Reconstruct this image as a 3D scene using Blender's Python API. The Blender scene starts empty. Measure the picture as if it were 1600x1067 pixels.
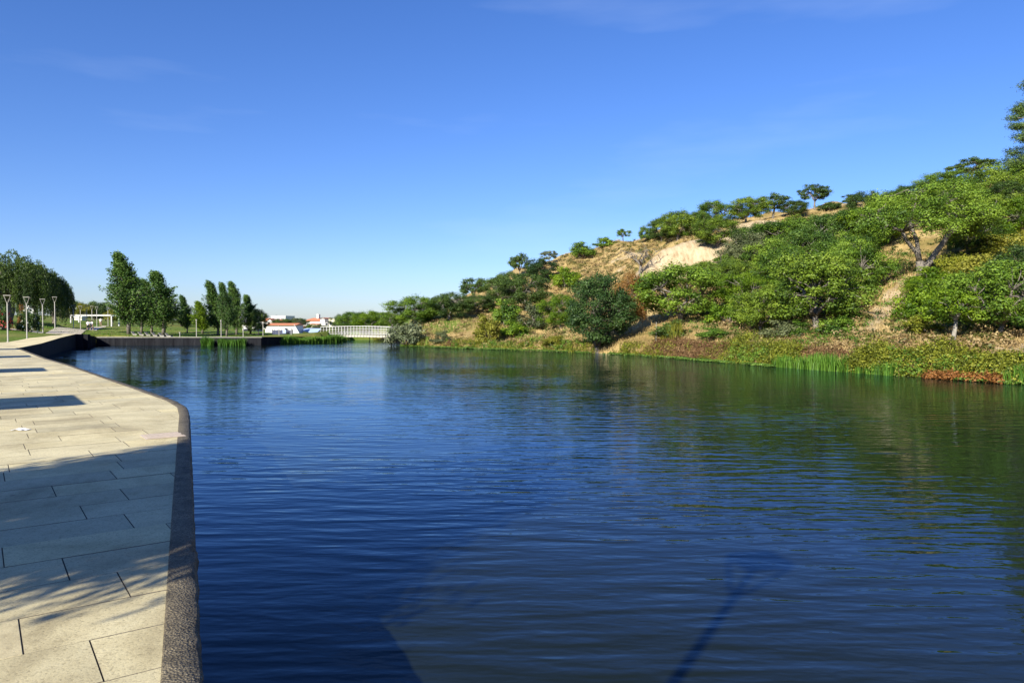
import bpy, math, random
import numpy as np
from mathutils import Vector, Matrix

# ------------------------------------------------------------------ camera, world, sun
SC = bpy.context.scene
C = SC.collection
R = math.radians
FPX, CX, CY, PITCH, CAMZ = 1155.0, 800.0, 533.5, math.atan(28.5/1155.0), 2.6
cam_d = bpy.data.cameras.new('camera'); cam = bpy.data.objects.new('camera', cam_d); C.objects.link(cam)
cam_d.sensor_width = 36; cam_d.sensor_fit = 'HORIZONTAL'; cam_d.lens = 36*FPX/1600
cam_d.clip_start = 0.05; cam_d.clip_end = 9000
cam.location = (0, 0, CAMZ); cam.rotation_euler = (math.pi/2-PITCH, 0, 0)
SC.camera = cam

SUN_EL = R(28)
SUN_H = Vector((0.49, 0.872, 0)).normalized()            # the way the light travels over the ground
sun_dir = Vector((SUN_H.x*math.cos(SUN_EL), SUN_H.y*math.cos(SUN_EL), -math.sin(SUN_EL)))
sd = bpy.data.lights.new('sun', 'SUN'); sd.energy = 4.8; sd.angle = R(0.53); sd.color = (1.0, 0.93, 0.80)
so = bpy.data.objects.new('sun', sd); C.objects.link(so); so.location = (-30, -50, 40)
so.rotation_euler = sun_dir.to_track_quat('-Z', 'Y').to_euler()

W = bpy.data.worlds.new('World'); SC.world = W; W.use_nodes = True
nt = W.node_tree; nt.nodes.clear()
def wn(t, **k):
    n = nt.nodes.new(t)
    for a, b in k.items(): setattr(n, a, b)
    return n
sky = wn('ShaderNodeTexSky', sky_type='NISHITA'); sky.sun_disc = False
sky.sun_elevation = SUN_EL; sky.sun_rotation = math.atan2(-SUN_H.x, -SUN_H.y)
sky.air_density = 1.0; sky.dust_density = 0.35; sky.ozone_density = 2.5; sky.altitude = 100
tc = wn('ShaderNodeTexCoord'); mp = wn('ShaderNodeMapping'); mp.inputs['Scale'].default_value = (1.6, 1.6, 9.0); mp.inputs['Location'].default_value = (11.9, 6.3, 16.1)
mp.inputs['Rotation'].default_value = (0, R(14), R(20))
nz = wn('ShaderNodeTexNoise'); nz.inputs['Scale'].default_value = 1.1; nz.inputs['Detail'].default_value = 7; nz.inputs['Roughness'].default_value = 0.5
cr = wn('ShaderNodeValToRGB'); cr.color_ramp.elements[0].position = 0.58; cr.color_ramp.elements[1].position = 0.86
cr.color_ramp.elements[0].color = (0, 0, 0, 1); cr.color_ramp.elements[1].color = (.20, .20, .20, 1)
hs = wn('ShaderNodeHueSaturation'); hs.inputs['Saturation'].default_value = 1.18; hs.inputs['Value'].default_value = 1.0
tn_ = wn('ShaderNodeMixRGB', blend_type='MULTIPLY'); tn_.inputs['Fac'].default_value = 1.0; tn_.inputs['Color2'].default_value = (.90, 1.04, 1.55, 1)
mx = wn('ShaderNodeMixRGB'); mx.inputs['Color2'].default_value = (8.2, 9.6, 12.0, 1)
bg = wn('ShaderNodeBackground'); bg.inputs['Strength'].default_value = 0.055
out = wn('ShaderNodeOutputWorld')
L = nt.links.new
vr = wn('ShaderNodeVectorRotate', rotation_type='Z_AXIS'); vr.inputs['Angle'].default_value = R(18)
L(tc.outputs['Generated'], vr.inputs['Vector']); L(vr.outputs[0], mp.inputs['Vector']); L(mp.outputs[0], nz.inputs['Vector']); L(nz.outputs['Fac'], cr.inputs['Fac'])
L(sky.outputs[0], hs.inputs['Color']); L(hs.outputs[0], tn_.inputs['Color1']); L(tn_.outputs[0], mx.inputs['Color1']); L(cr.outputs[0], mx.inputs['Fac'])
L(mx.outputs[0], bg.inputs['Color']); L(bg.outputs[0], out.inputs['Surface'])

vs = SC.view_settings; vs.view_transform = 'Standard'; vs.look = 'None'; vs.exposure = 1.0; vs.gamma = 1.0; vs.use_curve_mapping = False
SC.cycles.max_bounces = 6; SC.cycles.diffuse_bounces = 2; SC.cycles.glossy_bounces = 3; SC.cycles.transmission_bounces = 3
SC.cycles.caustics_reflective = False; SC.cycles.caustics_refractive = False
SC.cycles.use_denoising = True

# ------------------------------------------------------------------ helpers: positions
def ray(px, py):
    u = (px-CX)/FPX; v = (CY-py)/FPX
    return np.array([u, math.cos(PITCH)+v*math.sin(PITCH), -math.sin(PITCH)+v*math.cos(PITCH)])
def G(px, py, z):
    d = ray(px, py); t = (z-CAMZ)/d[2]; return np.array([d[0]*t, d[1]*t, z])
def AT(px, py, Y):
    d = ray(px, py); t = Y/d[1]; return np.array([d[0]*t, Y, CAMZ+d[2]*t])

# ------------------------------------------------------------------ helpers: objects
def obj(name, me, parent=None, mat=None):
    o = bpy.data.objects.new(name, me); C.objects.link(o)
    if parent is not None: o.parent = parent
    if mat is not None and me is not None:
        if len(me.materials) == 0: me.materials.append(mat)
        elif me.materials[0] is not mat:
            o.material_slots[0].link = 'OBJECT'; o.material_slots[0].material = mat
    return o
def empty(name, loc=(0, 0, 0), rz=0, label=None, cat=None, group=None):
    o = bpy.data.objects.new(name, None); C.objects.link(o)
    o.empty_display_size = 0.3; o.location = loc; o.rotation_euler = (0, 0, rz)
    return tag(o, label, cat, group)
def tag(o, label=None, cat=None, group=None, kind=None):
    if label: o['label'] = label
    if cat: o['category'] = cat
    if group: o['group'] = group
    if kind: o['kind'] = kind
    return o
class MB:
    """collects boxes, prisms and tubes and links them as one mesh"""
    def __init__(s): s.v = []; s.f = []
    def add(s, vs, fs):
        b = len(s.v); s.v += [tuple(map(float, p)) for p in vs]; s.f += [tuple(b+i for i in f) for f in fs]; return s
    def box(s, x0, x1, y0, y1, z0, z1):
        return s.add([(x0,y0,z0),(x1,y0,z0),(x1,y1,z0),(x0,y1,z0),(x0,y0,z1),(x1,y0,z1),(x1,y1,z1),(x0,y1,z1)],
                     [(0,3,2,1),(4,5,6,7),(0,1,5,4),(1,2,6,5),(2,3,7,6),(3,0,4,7)])
    def prism(s, poly, z0, z1):
        n = len(poly)
        vs = [(p[0], p[1], z0) for p in poly]+[(p[0], p[1], z1) for p in poly]
        return s.add(vs, [tuple(range(n-1, -1, -1)), tuple(range(n, 2*n))]+[(i, (i+1) % n, n+(i+1) % n, n+i) for i in range(n)])
    def tube(s, pts, rad, n=6, cap=True):
        pts = [Vector(p) for p in pts]; rings = []
        for i, p in enumerate(pts):
            a = pts[max(i-1, 0)]; b = pts[min(i+1, len(pts)-1)]; d = (b-a).normalized()
            t = Vector((1, 0, 0)) if abs(d.x) < .8 else Vector((0, 1, 0))
            e1 = d.cross(t).normalized(); e2 = d.cross(e1)
            r = rad[i] if hasattr(rad, '__len__') else rad
            rings.append([p+e1*(r*math.cos(2*math.pi*k/n))+e2*(r*math.sin(2*math.pi*k/n)) for k in range(n)])
        vs = [q for rg in rings for q in rg]; fs = []
        for i in range(len(pts)-1):
            for k in range(n):
                k2 = (k+1) % n; fs.append((i*n+k, i*n+k2, (i+1)*n+k2, (i+1)*n+k))
        if cap: fs += [tuple(range(n-1, -1, -1)), tuple((len(pts)-1)*n+k for k in range(n))]
        return s.add(vs, fs)
    def bar(s, a, b, w, h=None):
        a = Vector(a); b = Vector(b); d = (b-a).normalized(); h = h or w
        t = Vector((0, 0, 1)) if abs(d.z) < .9 else Vector((1, 0, 0))
        e1 = d.cross(t).normalized(); e2 = e1.cross(d).normalized(); vs = []
        for p in (a, b):
            for sx, sy in ((-1,-1),(1,-1),(1,1),(-1,1)): vs.append(p+e1*(sx*w/2)+e2*(sy*h/2))
        return s.add(vs, [(0,1,2,3),(7,6,5,4),(0,4,5,1),(1,5,6,2),(2,6,7,3),(3,7,4,0)])
    def mesh(s, name='mesh', smooth=False):
        me = bpy.data.meshes.new(name); me.from_pydata(s.v, [], s.f); me.update()
        if smooth: me.polygons.foreach_set('use_smooth', [True]*len(me.polygons))
        return me
    def build(s, name, mat, parent=None, smooth=False): return obj(name, s.mesh(name, smooth), parent, mat)

def quads_mesh(name, V, tint=None, nv=4):
    """V: (n, nv, 3) array of separate faces"""
    n = V.shape[0]; me = bpy.data.meshes.new(name)
    me.vertices.add(n*nv); me.vertices.foreach_set('co', V.reshape(-1).astype(np.float32))
    me.loops.add(n*nv); me.loops.foreach_set('vertex_index', np.arange(n*nv, dtype=np.int32))
    me.polygons.add(n); me.polygons.foreach_set('loop_start', np.arange(0, n*nv, nv, dtype=np.int32))
    try: me.polygons.foreach_set('loop_total', np.full(n, nv, dtype=np.int32))
    except Exception: pass
    if tint is not None:
        at = me.attributes.new('tint', 'FLOAT', 'POINT'); at.data.foreach_set('value', np.repeat(tint, nv).astype(np.float32))
    me.update(); me.validate(); return me
def unit(a): return a/np.maximum(np.linalg.norm(a, axis=-1, keepdims=True), 1e-9)
def leaf_quads(P, N, size, rng, aspect=0.55, T=None):
    """rhombic leaves at P, facing N; T = preferred long axis"""
    n = len(P); N = unit(N)
    A = rng.normal(size=(n, 3)) if T is None else T+0.25*rng.normal(size=(n, 3))
    t = unit(A-N*np.sum(A*N, 1, keepdims=True)); b = np.cross(N, t)
    Ls = (size*rng.uniform(.6, 1.35, n))[:, None]/2; Ws = Ls*aspect
    bend = N*Ls*rng.uniform(-.25, .25, (n, 1))
    return np.stack([P+t*Ls+bend, P+b*Ws, P-t*Ls+bend, P-b*Ws], 1)
def clump_leaves(cen, rad, per, size, rng, up=.35, fill=.45, aspect=.6):
    cen = np.asarray(cen, float); rad = np.asarray(rad, float)
    if rad.ndim == 1: rad = np.repeat(rad[:, None], 3, 1)
    k = len(cen); idx = np.repeat(np.arange(k), per); n = len(idx)
    d = unit(rng.normal(size=(n, 3))); r = rng.uniform(0, 1, n)**fill
    lump = 1+.28*np.sin(d[:, 0]*5+idx*1.7)*np.sin(d[:, 1]*6+idx*2.3)+.22*np.sin(d[:, 2]*7+idx)
    P = cen[idx]+d*rad[idx]*(r*lump)[:, None]
    N = d*1.25+.55*rng.normal(size=(n, 3)); N[:, 2] += up
    tint = np.clip(.5+.17*rng.normal(size=n)+.27*rng.normal(size=k)[idx], 0, 1)
    return leaf_quads(P, N, size, rng, aspect), tint

# ------------------------------------------------------------------ helpers: materials
def new_mat(name):
    m = bpy.data.materials.new(name); m.use_nodes = True
    n = m.node_tree; n.nodes.clear(); return m, n
def nd(n, t, ins=None, **k):
    x = n.nodes.new(t)
    for a, b in k.items(): setattr(x, a, b)
    for a, b in (ins or {}).items():
        if isinstance(b, bpy.types.NodeSocket): n.links.new(b, x.inputs[a])
        else: x.inputs[a].default_value = b
    return x
def ramp(n, fac, stops, interp='LINEAR'):
    r = n.nodes.new('ShaderNodeValToRGB'); r.color_ramp.interpolation = interp
    el = r.color_ramp.elements
    while len(el) < len(stops): el.new(.5)
    for e, (p, c) in zip(el, stops): e.position = p; e.color = (*c, 1) if len(c) == 3 else c
    n.links.new(fac, r.inputs['Fac']); return r.outputs['Color']
def math_(n, op, a, b=0.5, clamp=False):
    x = n.nodes.new('ShaderNodeMath'); x.operation = op; x.use_clamp = clamp
    for i, v in enumerate((a, b)):
        if isinstance(v, bpy.types.NodeSocket): n.links.new(v, x.inputs[i])
        else: x.inputs[i].default_value = v
    return x.outputs[0]
def mixc(n, f, a, b, blend='MIX'):
    x = n.nodes.new('ShaderNodeMixRGB'); x.blend_type = blend
    for i, v in (('Fac', f), ('Color1', a), ('Color2', b)):
        if isinstance(v, bpy.types.NodeSocket): n.links.new(v, x.inputs[i])
        else: x.inputs[i].default_value = (*v, 1) if isinstance(v, tuple) and len(v) == 3 else v
    return x.outputs[0]
def out_(n, s): n.links.new(s, nd(n, 'ShaderNodeOutputMaterial').inputs['Surface'])

def leaf_mat(name, stops, trans=.18, rough=.55):
    """stops: three colours from dark to light for the tint of each leaf"""
    m, n = new_mat(name)
    at = nd(n, 'ShaderNodeAttribute', attribute_name='tint'); oi = nd(n, 'ShaderNodeObjectInfo')
    f = math_(n, 'ADD', at.outputs['Fac'], math_(n, 'MULTIPLY', math_(n, 'SUBTRACT', oi.outputs['Random'], .5), .45), True)
    col = ramp(n, f, list(zip((.12, .5, .9), stops)))
    p = nd(n, 'ShaderNodeBsdfPrincipled', {'Base Color': col, 'Roughness': rough, 'Specular IOR Level': .3})
    tcol = mixc(n, 1.0, col, (1.15, 1.25, .45), 'MULTIPLY')
    t = nd(n, 'ShaderNodeBsdfTranslucent', {'Color': tcol})
    mix = nd(n, 'ShaderNodeMixShader', {0: trans, 1: p.outputs[0], 2: t.outputs[0]})
    out_(n, mix.outputs[0]); return m
def plain(name, col, rough=.6, var=.12, scale=3.0, metallic=0.0, bump=0.0):
    m, n = new_mat(name)
    g = nd(n, 'ShaderNodeNewGeometry'); nz = nd(n, 'ShaderNodeTexNoise', {'Vector': g.outputs['Position'], 'Scale': scale, 'Detail': 5.0})
    c = ramp(n, nz.outputs['Fac'], [(.3, tuple(x*(1-var) for x in col)), (.7, tuple(min(1, x*(1+var)) for x in col))])
    p = nd(n, 'ShaderNodeBsdfPrincipled', {'Base Color': c, 'Roughness': rough, 'Metallic': metallic})
    if bump:
        b = nd(n, 'ShaderNodeBump', {'Height': nz.outputs['Fac'], 'Strength': bump, 'Distance': .02}); n.links.new(b.outputs[0], p.inputs['Normal'])
    out_(n, p.outputs[0]); return m

M = {}
M['oak'] = leaf_mat('oak_leaf', [(.034,.078,.008),(.090,.168,.013),(.180,.275,.026)])
M['oak_warm'] = leaf_mat('warm_oak_leaf', [(.042,.082,.008),(.104,.172,.013),(.195,.275,.026)])
M['oak_deep'] = leaf_mat('deep_oak_leaf', [(.026,.064,.010),(.064,.128,.016),(.125,.205,.030)])
M['oak_dark'] = leaf_mat('dark_oak_leaf', [(.024,.052,.010),(.055,.100,.016),(.095,.150,.028)])
M['oak_bright'] = leaf_mat('bright_leaf', [(.055,.115,.006),(.125,.215,.011),(.210,.310,.018)], .34)
M['olive'] = leaf_mat('olive_leaf', [(.050,.068,.026),(.095,.118,.045),(.150,.170,.075)])
M['grey'] = leaf_mat('grey_green_leaf', [(.085,.110,.055),(.150,.180,.090),(.230,.255,.140)])
M['rust'] = leaf_mat('rust_leaf', [(.110,.050,.010),(.190,.095,.020),(.270,.150,.040)])
M['yellow'] = leaf_mat('yellow_green_leaf', [(.120,.130,.012),(.220,.220,.022),(.310,.300,.050)], .34)
M['dense'] = leaf_mat('glossy_dark_leaf', [(.014,.038,.009),(.030,.070,.014),(.056,.105,.022)], .18)
M['poplar'] = leaf_mat('poplar_leaf', [(.030,.070,.018),(.068,.138,.025),(.120,.205,.038)])
M['willow'] = leaf_mat('willow_leaf', [(.022,.045,.008),(.052,.092,.012),(.110,.165,.022)], .2)
M['pine'] = leaf_mat('pine_needle', [(.030,.060,.014),(.065,.115,.022),(.115,.175,.040)], .12)
M['bark'] = plain('grey_bark', (.16,.14,.115), .85, .35, 6, bump=.6)
M['bark_pale'] = plain('pale_bark', (.27,.25,.21), .85, .35, 6, bump=.5)
M['bark_dark'] = plain('dark_bark', (.10,.085,.07), .9, .35, 6, bump=.6)
M['white_paint'] = plain('white_paint', (.66,.66,.63), .5, .04, 2)
M['bridge_paint'] = plain('weathered_white_paint', (.43,.43,.41), .55, .10, 3)
M['cream_paint'] = plain('cream_paint', (.74,.68,.50), .6, .05, 2)
M['lamp_metal'] = plain('pale_lamp_metal', (.36,.345,.30), .45, .06, 4)
M['roof_tile'] = plain('terracotta_roof', (.52,.20,.09), .8, .22, 8, bump=.4)
M['glass_dark'] = plain('dark_window', (.03,.035,.045), .15, .1, 2)
M['navy'] = plain('navy_paint', (.025,.035,.085), .5, .2, 2)
M['pale_blue'] = plain('pale_blue_paint', (.36,.47,.68), .5, .08, 2)
M['grey_dark'] = plain('dark_grey_paint', (.08,.08,.085), .6, .15, 3)
M['concrete'] = plain('pale_concrete', (.46,.43,.36), .8, .15, 5, bump=.3)
M['lounger'] = plain('weathered_concrete', (.22,.21,.18), .85, .2, 5)
M['skin'] = plain('skin', (.50,.31,.22), .6, .05, 5)
M['hair'] = plain('dark_hair', (.02,.015,.012), .6, .1, 5)
M['shirt_white'] = plain('white_cloth', (.78,.77,.76), .8, .05, 5)
M['shorts_dark'] = plain('dark_cloth', (.02,.02,.028), .8, .1, 5)
M['cloth_tan'] = plain('tan_cloth', (.40,.30,.22), .8, .1, 5)
M['petal_white'] = leaf_mat('white_petal', [(.70,.68,.66),(.8,.79,.77),(.86,.85,.84)], .2)
M['petal_red'] = leaf_mat('red_petal', [(.40,.03,.04),(.55,.06,.06),(.66,.12,.10)], .2)
M['straw'] = leaf_mat('dry_straw', [(.230,.150,.060),(.420,.310,.135),(.580,.470,.240)], .2, .7)
M['brown_weed'] = leaf_mat('brown_weed', [(.115,.060,.026),(.210,.118,.050),(.300,.190,.090)], .2, .7)
M['weed'] = leaf_mat('yellow_green_weed', [(.105,.125,.012),(.215,.235,.020),(.330,.330,.042)], .3)
M['herb'] = leaf_mat('low_green_herb', [(.040,.090,.010),(.090,.180,.018),(.160,.260,.030)], .3)
M['tan_scrub'] = leaf_mat('tan_scrub_leaf', [(.150,.100,.040),(.270,.190,.085),(.390,.300,.150)], .2, .7)
M['scrub'] = leaf_mat('olive_scrub_leaf', [(.070,.080,.018),(.140,.140,.035),(.220,.200,.060)], .25)
M['reed'] = leaf_mat('reed_blade', [(.030,.085,.008),(.068,.165,.014),(.135,.260,.030)], .32)
M['orange_weed'] = leaf_mat('orange_weed', [(.15,.060,.016),(.26,.105,.025),(.36,.180,.055)], .25)
M['algae'] = leaf_mat('water_plant', [(.060,.120,.015),(.110,.200,.025),(.170,.270,.045)], .2)
M['paper'] = plain('white_paper', (.8,.79,.78), .7, .04, 9)

# paving
def paving_mat(name, base, spec, rough=0.0):
    m, n = new_mat(name)
    g = nd(n, 'ShaderNodeNewGeometry'); pos = g.outputs['Position']
    oi = nd(n, 'ShaderNodeObjectInfo'); at = nd(n, 'ShaderNodeAttribute', attribute_name='tint')
    v = math_(n, 'FRACT', math_(n, 'ADD', oi.outputs['Random'], at.outputs['Fac']), 0)
    big = nd(n, 'ShaderNodeTexNoise', {'Vector': pos, 'Scale': 1.3, 'Detail': 6.0, 'Roughness': .65})
    fine = nd(n, 'ShaderNodeTexNoise', {'Vector': pos, 'Scale': 60.0, 'Detail': 3.0, 'Roughness': .7})
    mid = nd(n, 'ShaderNodeTexNoise', {'Vector': pos, 'Scale': 14.0, 'Detail': 4.0, 'Roughness': .7})
    c = ramp(n, v, [(0, (base[0]*.82, base[1]*.83, base[2]*.85)), (.35, tuple(x*.96 for x in base)), (.7, base), (1, (min(1, base[0]*1.12), base[1]*1.10, base[2]*1.02))])
    c = mixc(n, .55, c, ramp(n, big.outputs['Fac'], [(.3, (.55,.52,.46)), (.62, (1.05,1.03,1.0))]), 'MULTIPLY')
    c = mixc(n, spec, c, ramp(n, fine.outputs['Fac'], [(.34, (.30,.28,.26)), (.46, (1,1,1)), (.62, (1,1,1)), (.72, (1.3,1.28,1.22))]), 'MULTIPLY')
    c = mixc(n, .35, c, ramp(n, mid.outputs['Fac'], [(.30, (.45,.42,.38)), (.48, (1,1,1))]), 'MULTIPLY')
    st = nd(n, 'ShaderNodeTexNoise', {'Vector': nd(n, 'ShaderNodeMapping', {'Vector': pos, 'Scale': (.9, .55, 1)}).outputs[0], 'Scale': .8, 'Detail': 9.0, 'Roughness': .72, 'Distortion': .6})
    c = mixc(n, .75, c, ramp(n, st.outputs['Fac'], [(.33, (.50,.46,.40)), (.47, (.88,.86,.82)), (.56, (1,1,1)), (.75, (1.06,1.06,1.05))]), 'MULTIPLY')
    sp = nd(n, 'ShaderNodeTexVoronoi', {'Vector': pos, 'Scale': 2.3, 'Randomness': 1.0})
    c = mixc(n, .6, c, ramp(n, sp.outputs['Distance'], [(.035, (.28,.25,.22)), (.06, (1,1,1))]), 'MULTIPLY')
    hgt = fine.outputs['Fac']
    if rough:
        vo = nd(n, 'ShaderNodeTexVoronoi', {'Vector': pos, 'Scale': 75.0}); cs = nd(n, 'ShaderNodeTexNoise', {'Vector': pos, 'Scale': 5.0, 'Detail': 8.0, 'Roughness': .75})
        c = mixc(n, .8, c, ramp(n, vo.outputs['Distance'], [(.15, (1.35,1.32,1.25)), (.45, (.75,.73,.70)), (.7, (.35,.33,.30))]), 'MULTIPLY')
        c = mixc(n, .8, c, ramp(n, cs.outputs['Fac'], [(.35, (.32,.31,.27)), (.55, (1,1,1)), (.75, (1.25,1.22,1.12))]), 'MULTIPLY')
        hgt = math_(n, 'ADD', math_(n, 'MULTIPLY', vo.outputs['Distance'], -1.0), math_(n, 'MULTIPLY', cs.outputs['Fac'], 2.0))
    b = nd(n, 'ShaderNodeBump', {'Height': hgt, 'Strength': .28+.6*rough, 'Distance': .01})
    p = nd(n, 'ShaderNodeBsdfPrincipled', {'Base Color': c, 'Roughness': .8, 'Normal': b.outputs[0]})
    out_(n, p.outputs[0]); return m
M['slab'] = paving_mat('beige_granite', (.63,.565,.345), .6)
M['slab_far'] = paving_mat('beige_granite_far', (.63,.565,.355), .3)
M['kerb'] = paving_mat('rough_kerb_concrete', (.24,.21,.145), .95, 1.0)
M['joint'] = plain('joint_grit', (.10,.085,.065), .95, .3, 30)
M['drain'] = plain('pinkish_drain_cover', (.50,.42,.34), .7, .15, 20)
M['pathway'] = plain('pale_path_gravel', (.46,.40,.30), .9, .15, 4)

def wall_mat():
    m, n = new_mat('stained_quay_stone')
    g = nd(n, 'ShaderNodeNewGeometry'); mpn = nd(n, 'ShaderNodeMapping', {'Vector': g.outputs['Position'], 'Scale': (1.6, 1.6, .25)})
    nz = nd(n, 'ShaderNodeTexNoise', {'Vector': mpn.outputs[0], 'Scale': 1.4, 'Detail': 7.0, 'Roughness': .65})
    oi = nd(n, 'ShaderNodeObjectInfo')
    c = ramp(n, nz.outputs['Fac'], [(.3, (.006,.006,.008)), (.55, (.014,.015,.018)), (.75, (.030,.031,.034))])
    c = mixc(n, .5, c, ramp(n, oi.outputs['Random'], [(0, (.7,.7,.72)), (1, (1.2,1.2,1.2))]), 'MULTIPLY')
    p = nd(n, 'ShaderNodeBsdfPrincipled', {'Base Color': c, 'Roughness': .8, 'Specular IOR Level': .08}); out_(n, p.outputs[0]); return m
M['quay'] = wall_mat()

def terrain_mat():
    m, n = new_mat('ground_cover')
    g = nd(n, 'ShaderNodeNewGeometry'); pos = g.outputs['Position']
    lawn = nd(n, 'ShaderNodeAttribute', attribute_name='lawn').outputs['Fac']
    bare = nd(n, 'ShaderNodeAttribute', attribute_name='bare').outputs['Fac']
    n1 = nd(n, 'ShaderNodeTexNoise', {'Vector': pos, 'Scale': .16, 'Detail': 6.0, 'Roughness': .62}).outputs['Fac']
    n2 = nd(n, 'ShaderNodeTexNoise', {'Vector': pos, 'Scale': 1.1, 'Detail': 6.0, 'Roughness': .7}).outputs['Fac']
    n3 = nd(n, 'ShaderNodeTexNoise', {'Vector': pos, 'Scale': 5.0, 'Detail': 4.0, 'Roughness': .7}).outputs['Fac']
    dry = ramp(n, n1, [(.30, (.17,.15,.045)), (.44, (.30,.215,.085)), (.56, (.43,.325,.15)), (.72, (.28,.165,.06))])
    dry = mixc(n, .75, dry, ramp(n, n2, [(.28, (.35,.33,.28)), (.5, (.95,.95,.9)), (.7, (1.2,1.15,1.05))]), 'MULTIPLY')
    mps = nd(n, 'ShaderNodeMapping', {'Vector': pos, 'Scale': (1.6, .5, .35)})
    ns = nd(n, 'ShaderNodeTexNoise', {'Vector': mps.outputs[0], 'Scale': 1.3, 'Detail': 7.0, 'Roughness': .7}).outputs['Fac']
    soil = ramp(n, ns, [(.26, (.17,.115,.06)), (.40, (.31,.235,.135)), (.52, (.42,.33,.205)), (.7, (.50,.415,.275))])
    bf = math_(n, 'ADD', bare, math_(n, 'MULTIPLY', math_(n, 'SUBTRACT', n2, .5), .8))
    bf = ramp(n, bf, [(.42, (0,0,0)), (.58, (1,1,1))])
    c = mixc(n, bf, dry, soil)
    grass = ramp(n, n2, [(.3, (.052,.095,.012)), (.55, (.095,.165,.020)), (.75, (.15,.21,.035))])
    grass = mixc(n, ramp(n, n1, [(.40, (0,0,0)), (.62, (.75,.75,.75))]), grass, (.21,.19,.06))
    c = mixc(n, lawn, c, grass)
    b = nd(n, 'ShaderNodeBump', {'Height': n3, 'Strength': .8, 'Distance': .12})
    p = nd(n, 'ShaderNodeBsdfPrincipled', {'Base Color': c, 'Roughness': .95, 'Specular IOR Level': .1, 'Normal': b.outputs[0]})
    out_(n, p.outputs[0]); return m
M['terrain'] = terrain_mat()

def water_mat():
    m, n = new_mat('river_water')
    g = nd(n, 'ShaderNodeNewGeometry'); pos = g.outputs['Position']
    def layer(rot, sc, scale, detail, rough=.5):
        mpn = nd(n, 'ShaderNodeMapping', {'Vector': pos, 'Rotation': (0, 0, R(rot)), 'Scale': sc})
        return nd(n, 'ShaderNodeTexNoise', {'Vector': mpn.outputs[0], 'Scale': scale, 'Detail': detail, 'Roughness': rough, 'Distortion': .25}).outputs['Fac']
    a = layer(4, (.30, 1.35, 1), 2.5, 1.0, .4)
    b = layer(-15, (.42, 1.5, 1), 4.1, 1.0, .4)
    c = layer(22, (.7, 1.6, 1), 7.5, 1.5)
    patch = nd(n, 'ShaderNodeTexNoise', {'Vector': nd(n, 'ShaderNodeMapping', {'Vector': pos, 'Scale': (.35, 1, 1)}).outputs[0], 'Scale': .14, 'Detail': 3.0}).outputs['Fac']
    pf = ramp(n, patch, [(.36, (.40,.40,.40)), (.64, (1.30,1.30,1.30))])
    h = math_(n, 'ADD', math_(n, 'ADD', math_(n, 'MULTIPLY', a, 1.0), math_(n, 'MULTIPLY', b, .45)), math_(n, 'MULTIPLY', c, .16))
    h = math_(n, 'MULTIPLY', h, pf)
    bp = nd(n, 'ShaderNodeBump', {'Height': h, 'Strength': 1.0, 'Distance': .0205})
    gl = nd(n, 'ShaderNodeBsdfGlossy', {'Color': (.62, .80, 1, 1), 'Roughness': .03, 'Normal': bp.outputs[0]})
    df = nd(n, 'ShaderNodeBsdfDiffuse', {'Color': (.0100, .0145, .0075, 1)})
    fr = nd(n, 'ShaderNodeFresnel', {'IOR': 1.295, 'Normal': bp.outputs[0]})
    mx = nd(n, 'ShaderNodeMixShader', {0: fr.outputs[0], 1: df.outputs[0], 2: gl.outputs[0]})
    out_(n, mx.outputs[0]); return m
M['water'] = water_mat()

# ------------------------------------------------------------------ plan of the river
HQ = 1.0
_a = G(318, 1067, HQ); _b = G(300, 695, HQ); d1 = unit((_b-_a)[:2][None])[0]
rim = [tuple(_a[:2]-d1*45), tuple(_a[:2])]
for px, py in ((309,900),(304,800),(299,693),(297,648),(292.5,636),(275.5,626),(223,608),(168,589.5),(110,570),(76,560.7),(29,543.6)): rim.append(tuple(G(px, py, HQ)[:2]))
seg2 = [(*G(40.5,542,1.0)[:2],1.0), (*G(65,536.4,1.1)[:2],1.1), (*G(95,527.4,1.3)[:2],1.3), (*G(118.5,521.8,1.45)[:2],1.45), (*AT(134,522,80)[:2],1.42)]
FW0 = AT(150,526,86.5)[:2]; FW1 = AT(408,526,86.5)[:2]
left_edge = [(*p, HQ) for p in rim]+seg2+[(*FW0, 1.0), (*FW1, 1.0), (-30.4,92.5,.4), (-25,101,.3), (-24,104,.3), (-24.5,114,.3)]
shore = [(-13,120), (-14.8,104), (-14.2,93)]+[tuple(G(px, py, 0)[:2]) for px, py in ((620,540.5),(700,543.5),(790,546.5),(860,549),(915,551.5),(990,555),(1060,560),(1140,567),(1210,573),(1290,579),(1380,586),(1480,592.5),(1600,601))]+[(24.6,22),(26.6,8),(27.5,-10),(28,-50)]
river = [(p[0], p[1]) for p in left_edge]+shore
RV = np.array(river)
def river_sd(P):
    """signed distance to the river polygon, positive on land"""
    P = np.asarray(P, float); n = len(RV); dmin = np.full(len(P), 1e9); ins = np.zeros(len(P), bool)
    for i in range(n):
        a = RV[i]; b = RV[(i+1) % n]; e = b-a
        t = np.clip(((P-a)@e)/max(e@e, 1e-9), 0, 1); q = a+t[:, None]*e
        dmin = np.minimum(dmin, np.linalg.norm(P-q, axis=1))
        c = ((a[1] > P[:, 1]) != (b[1] > P[:, 1])) & (P[:, 0] < (b[0]-a[0])*(P[:, 1]-a[1])/((b[1]-a[1]) or 1e-9)+a[0])
        ins ^= c
    return np.where(ins, -dmin, dmin)

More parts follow.
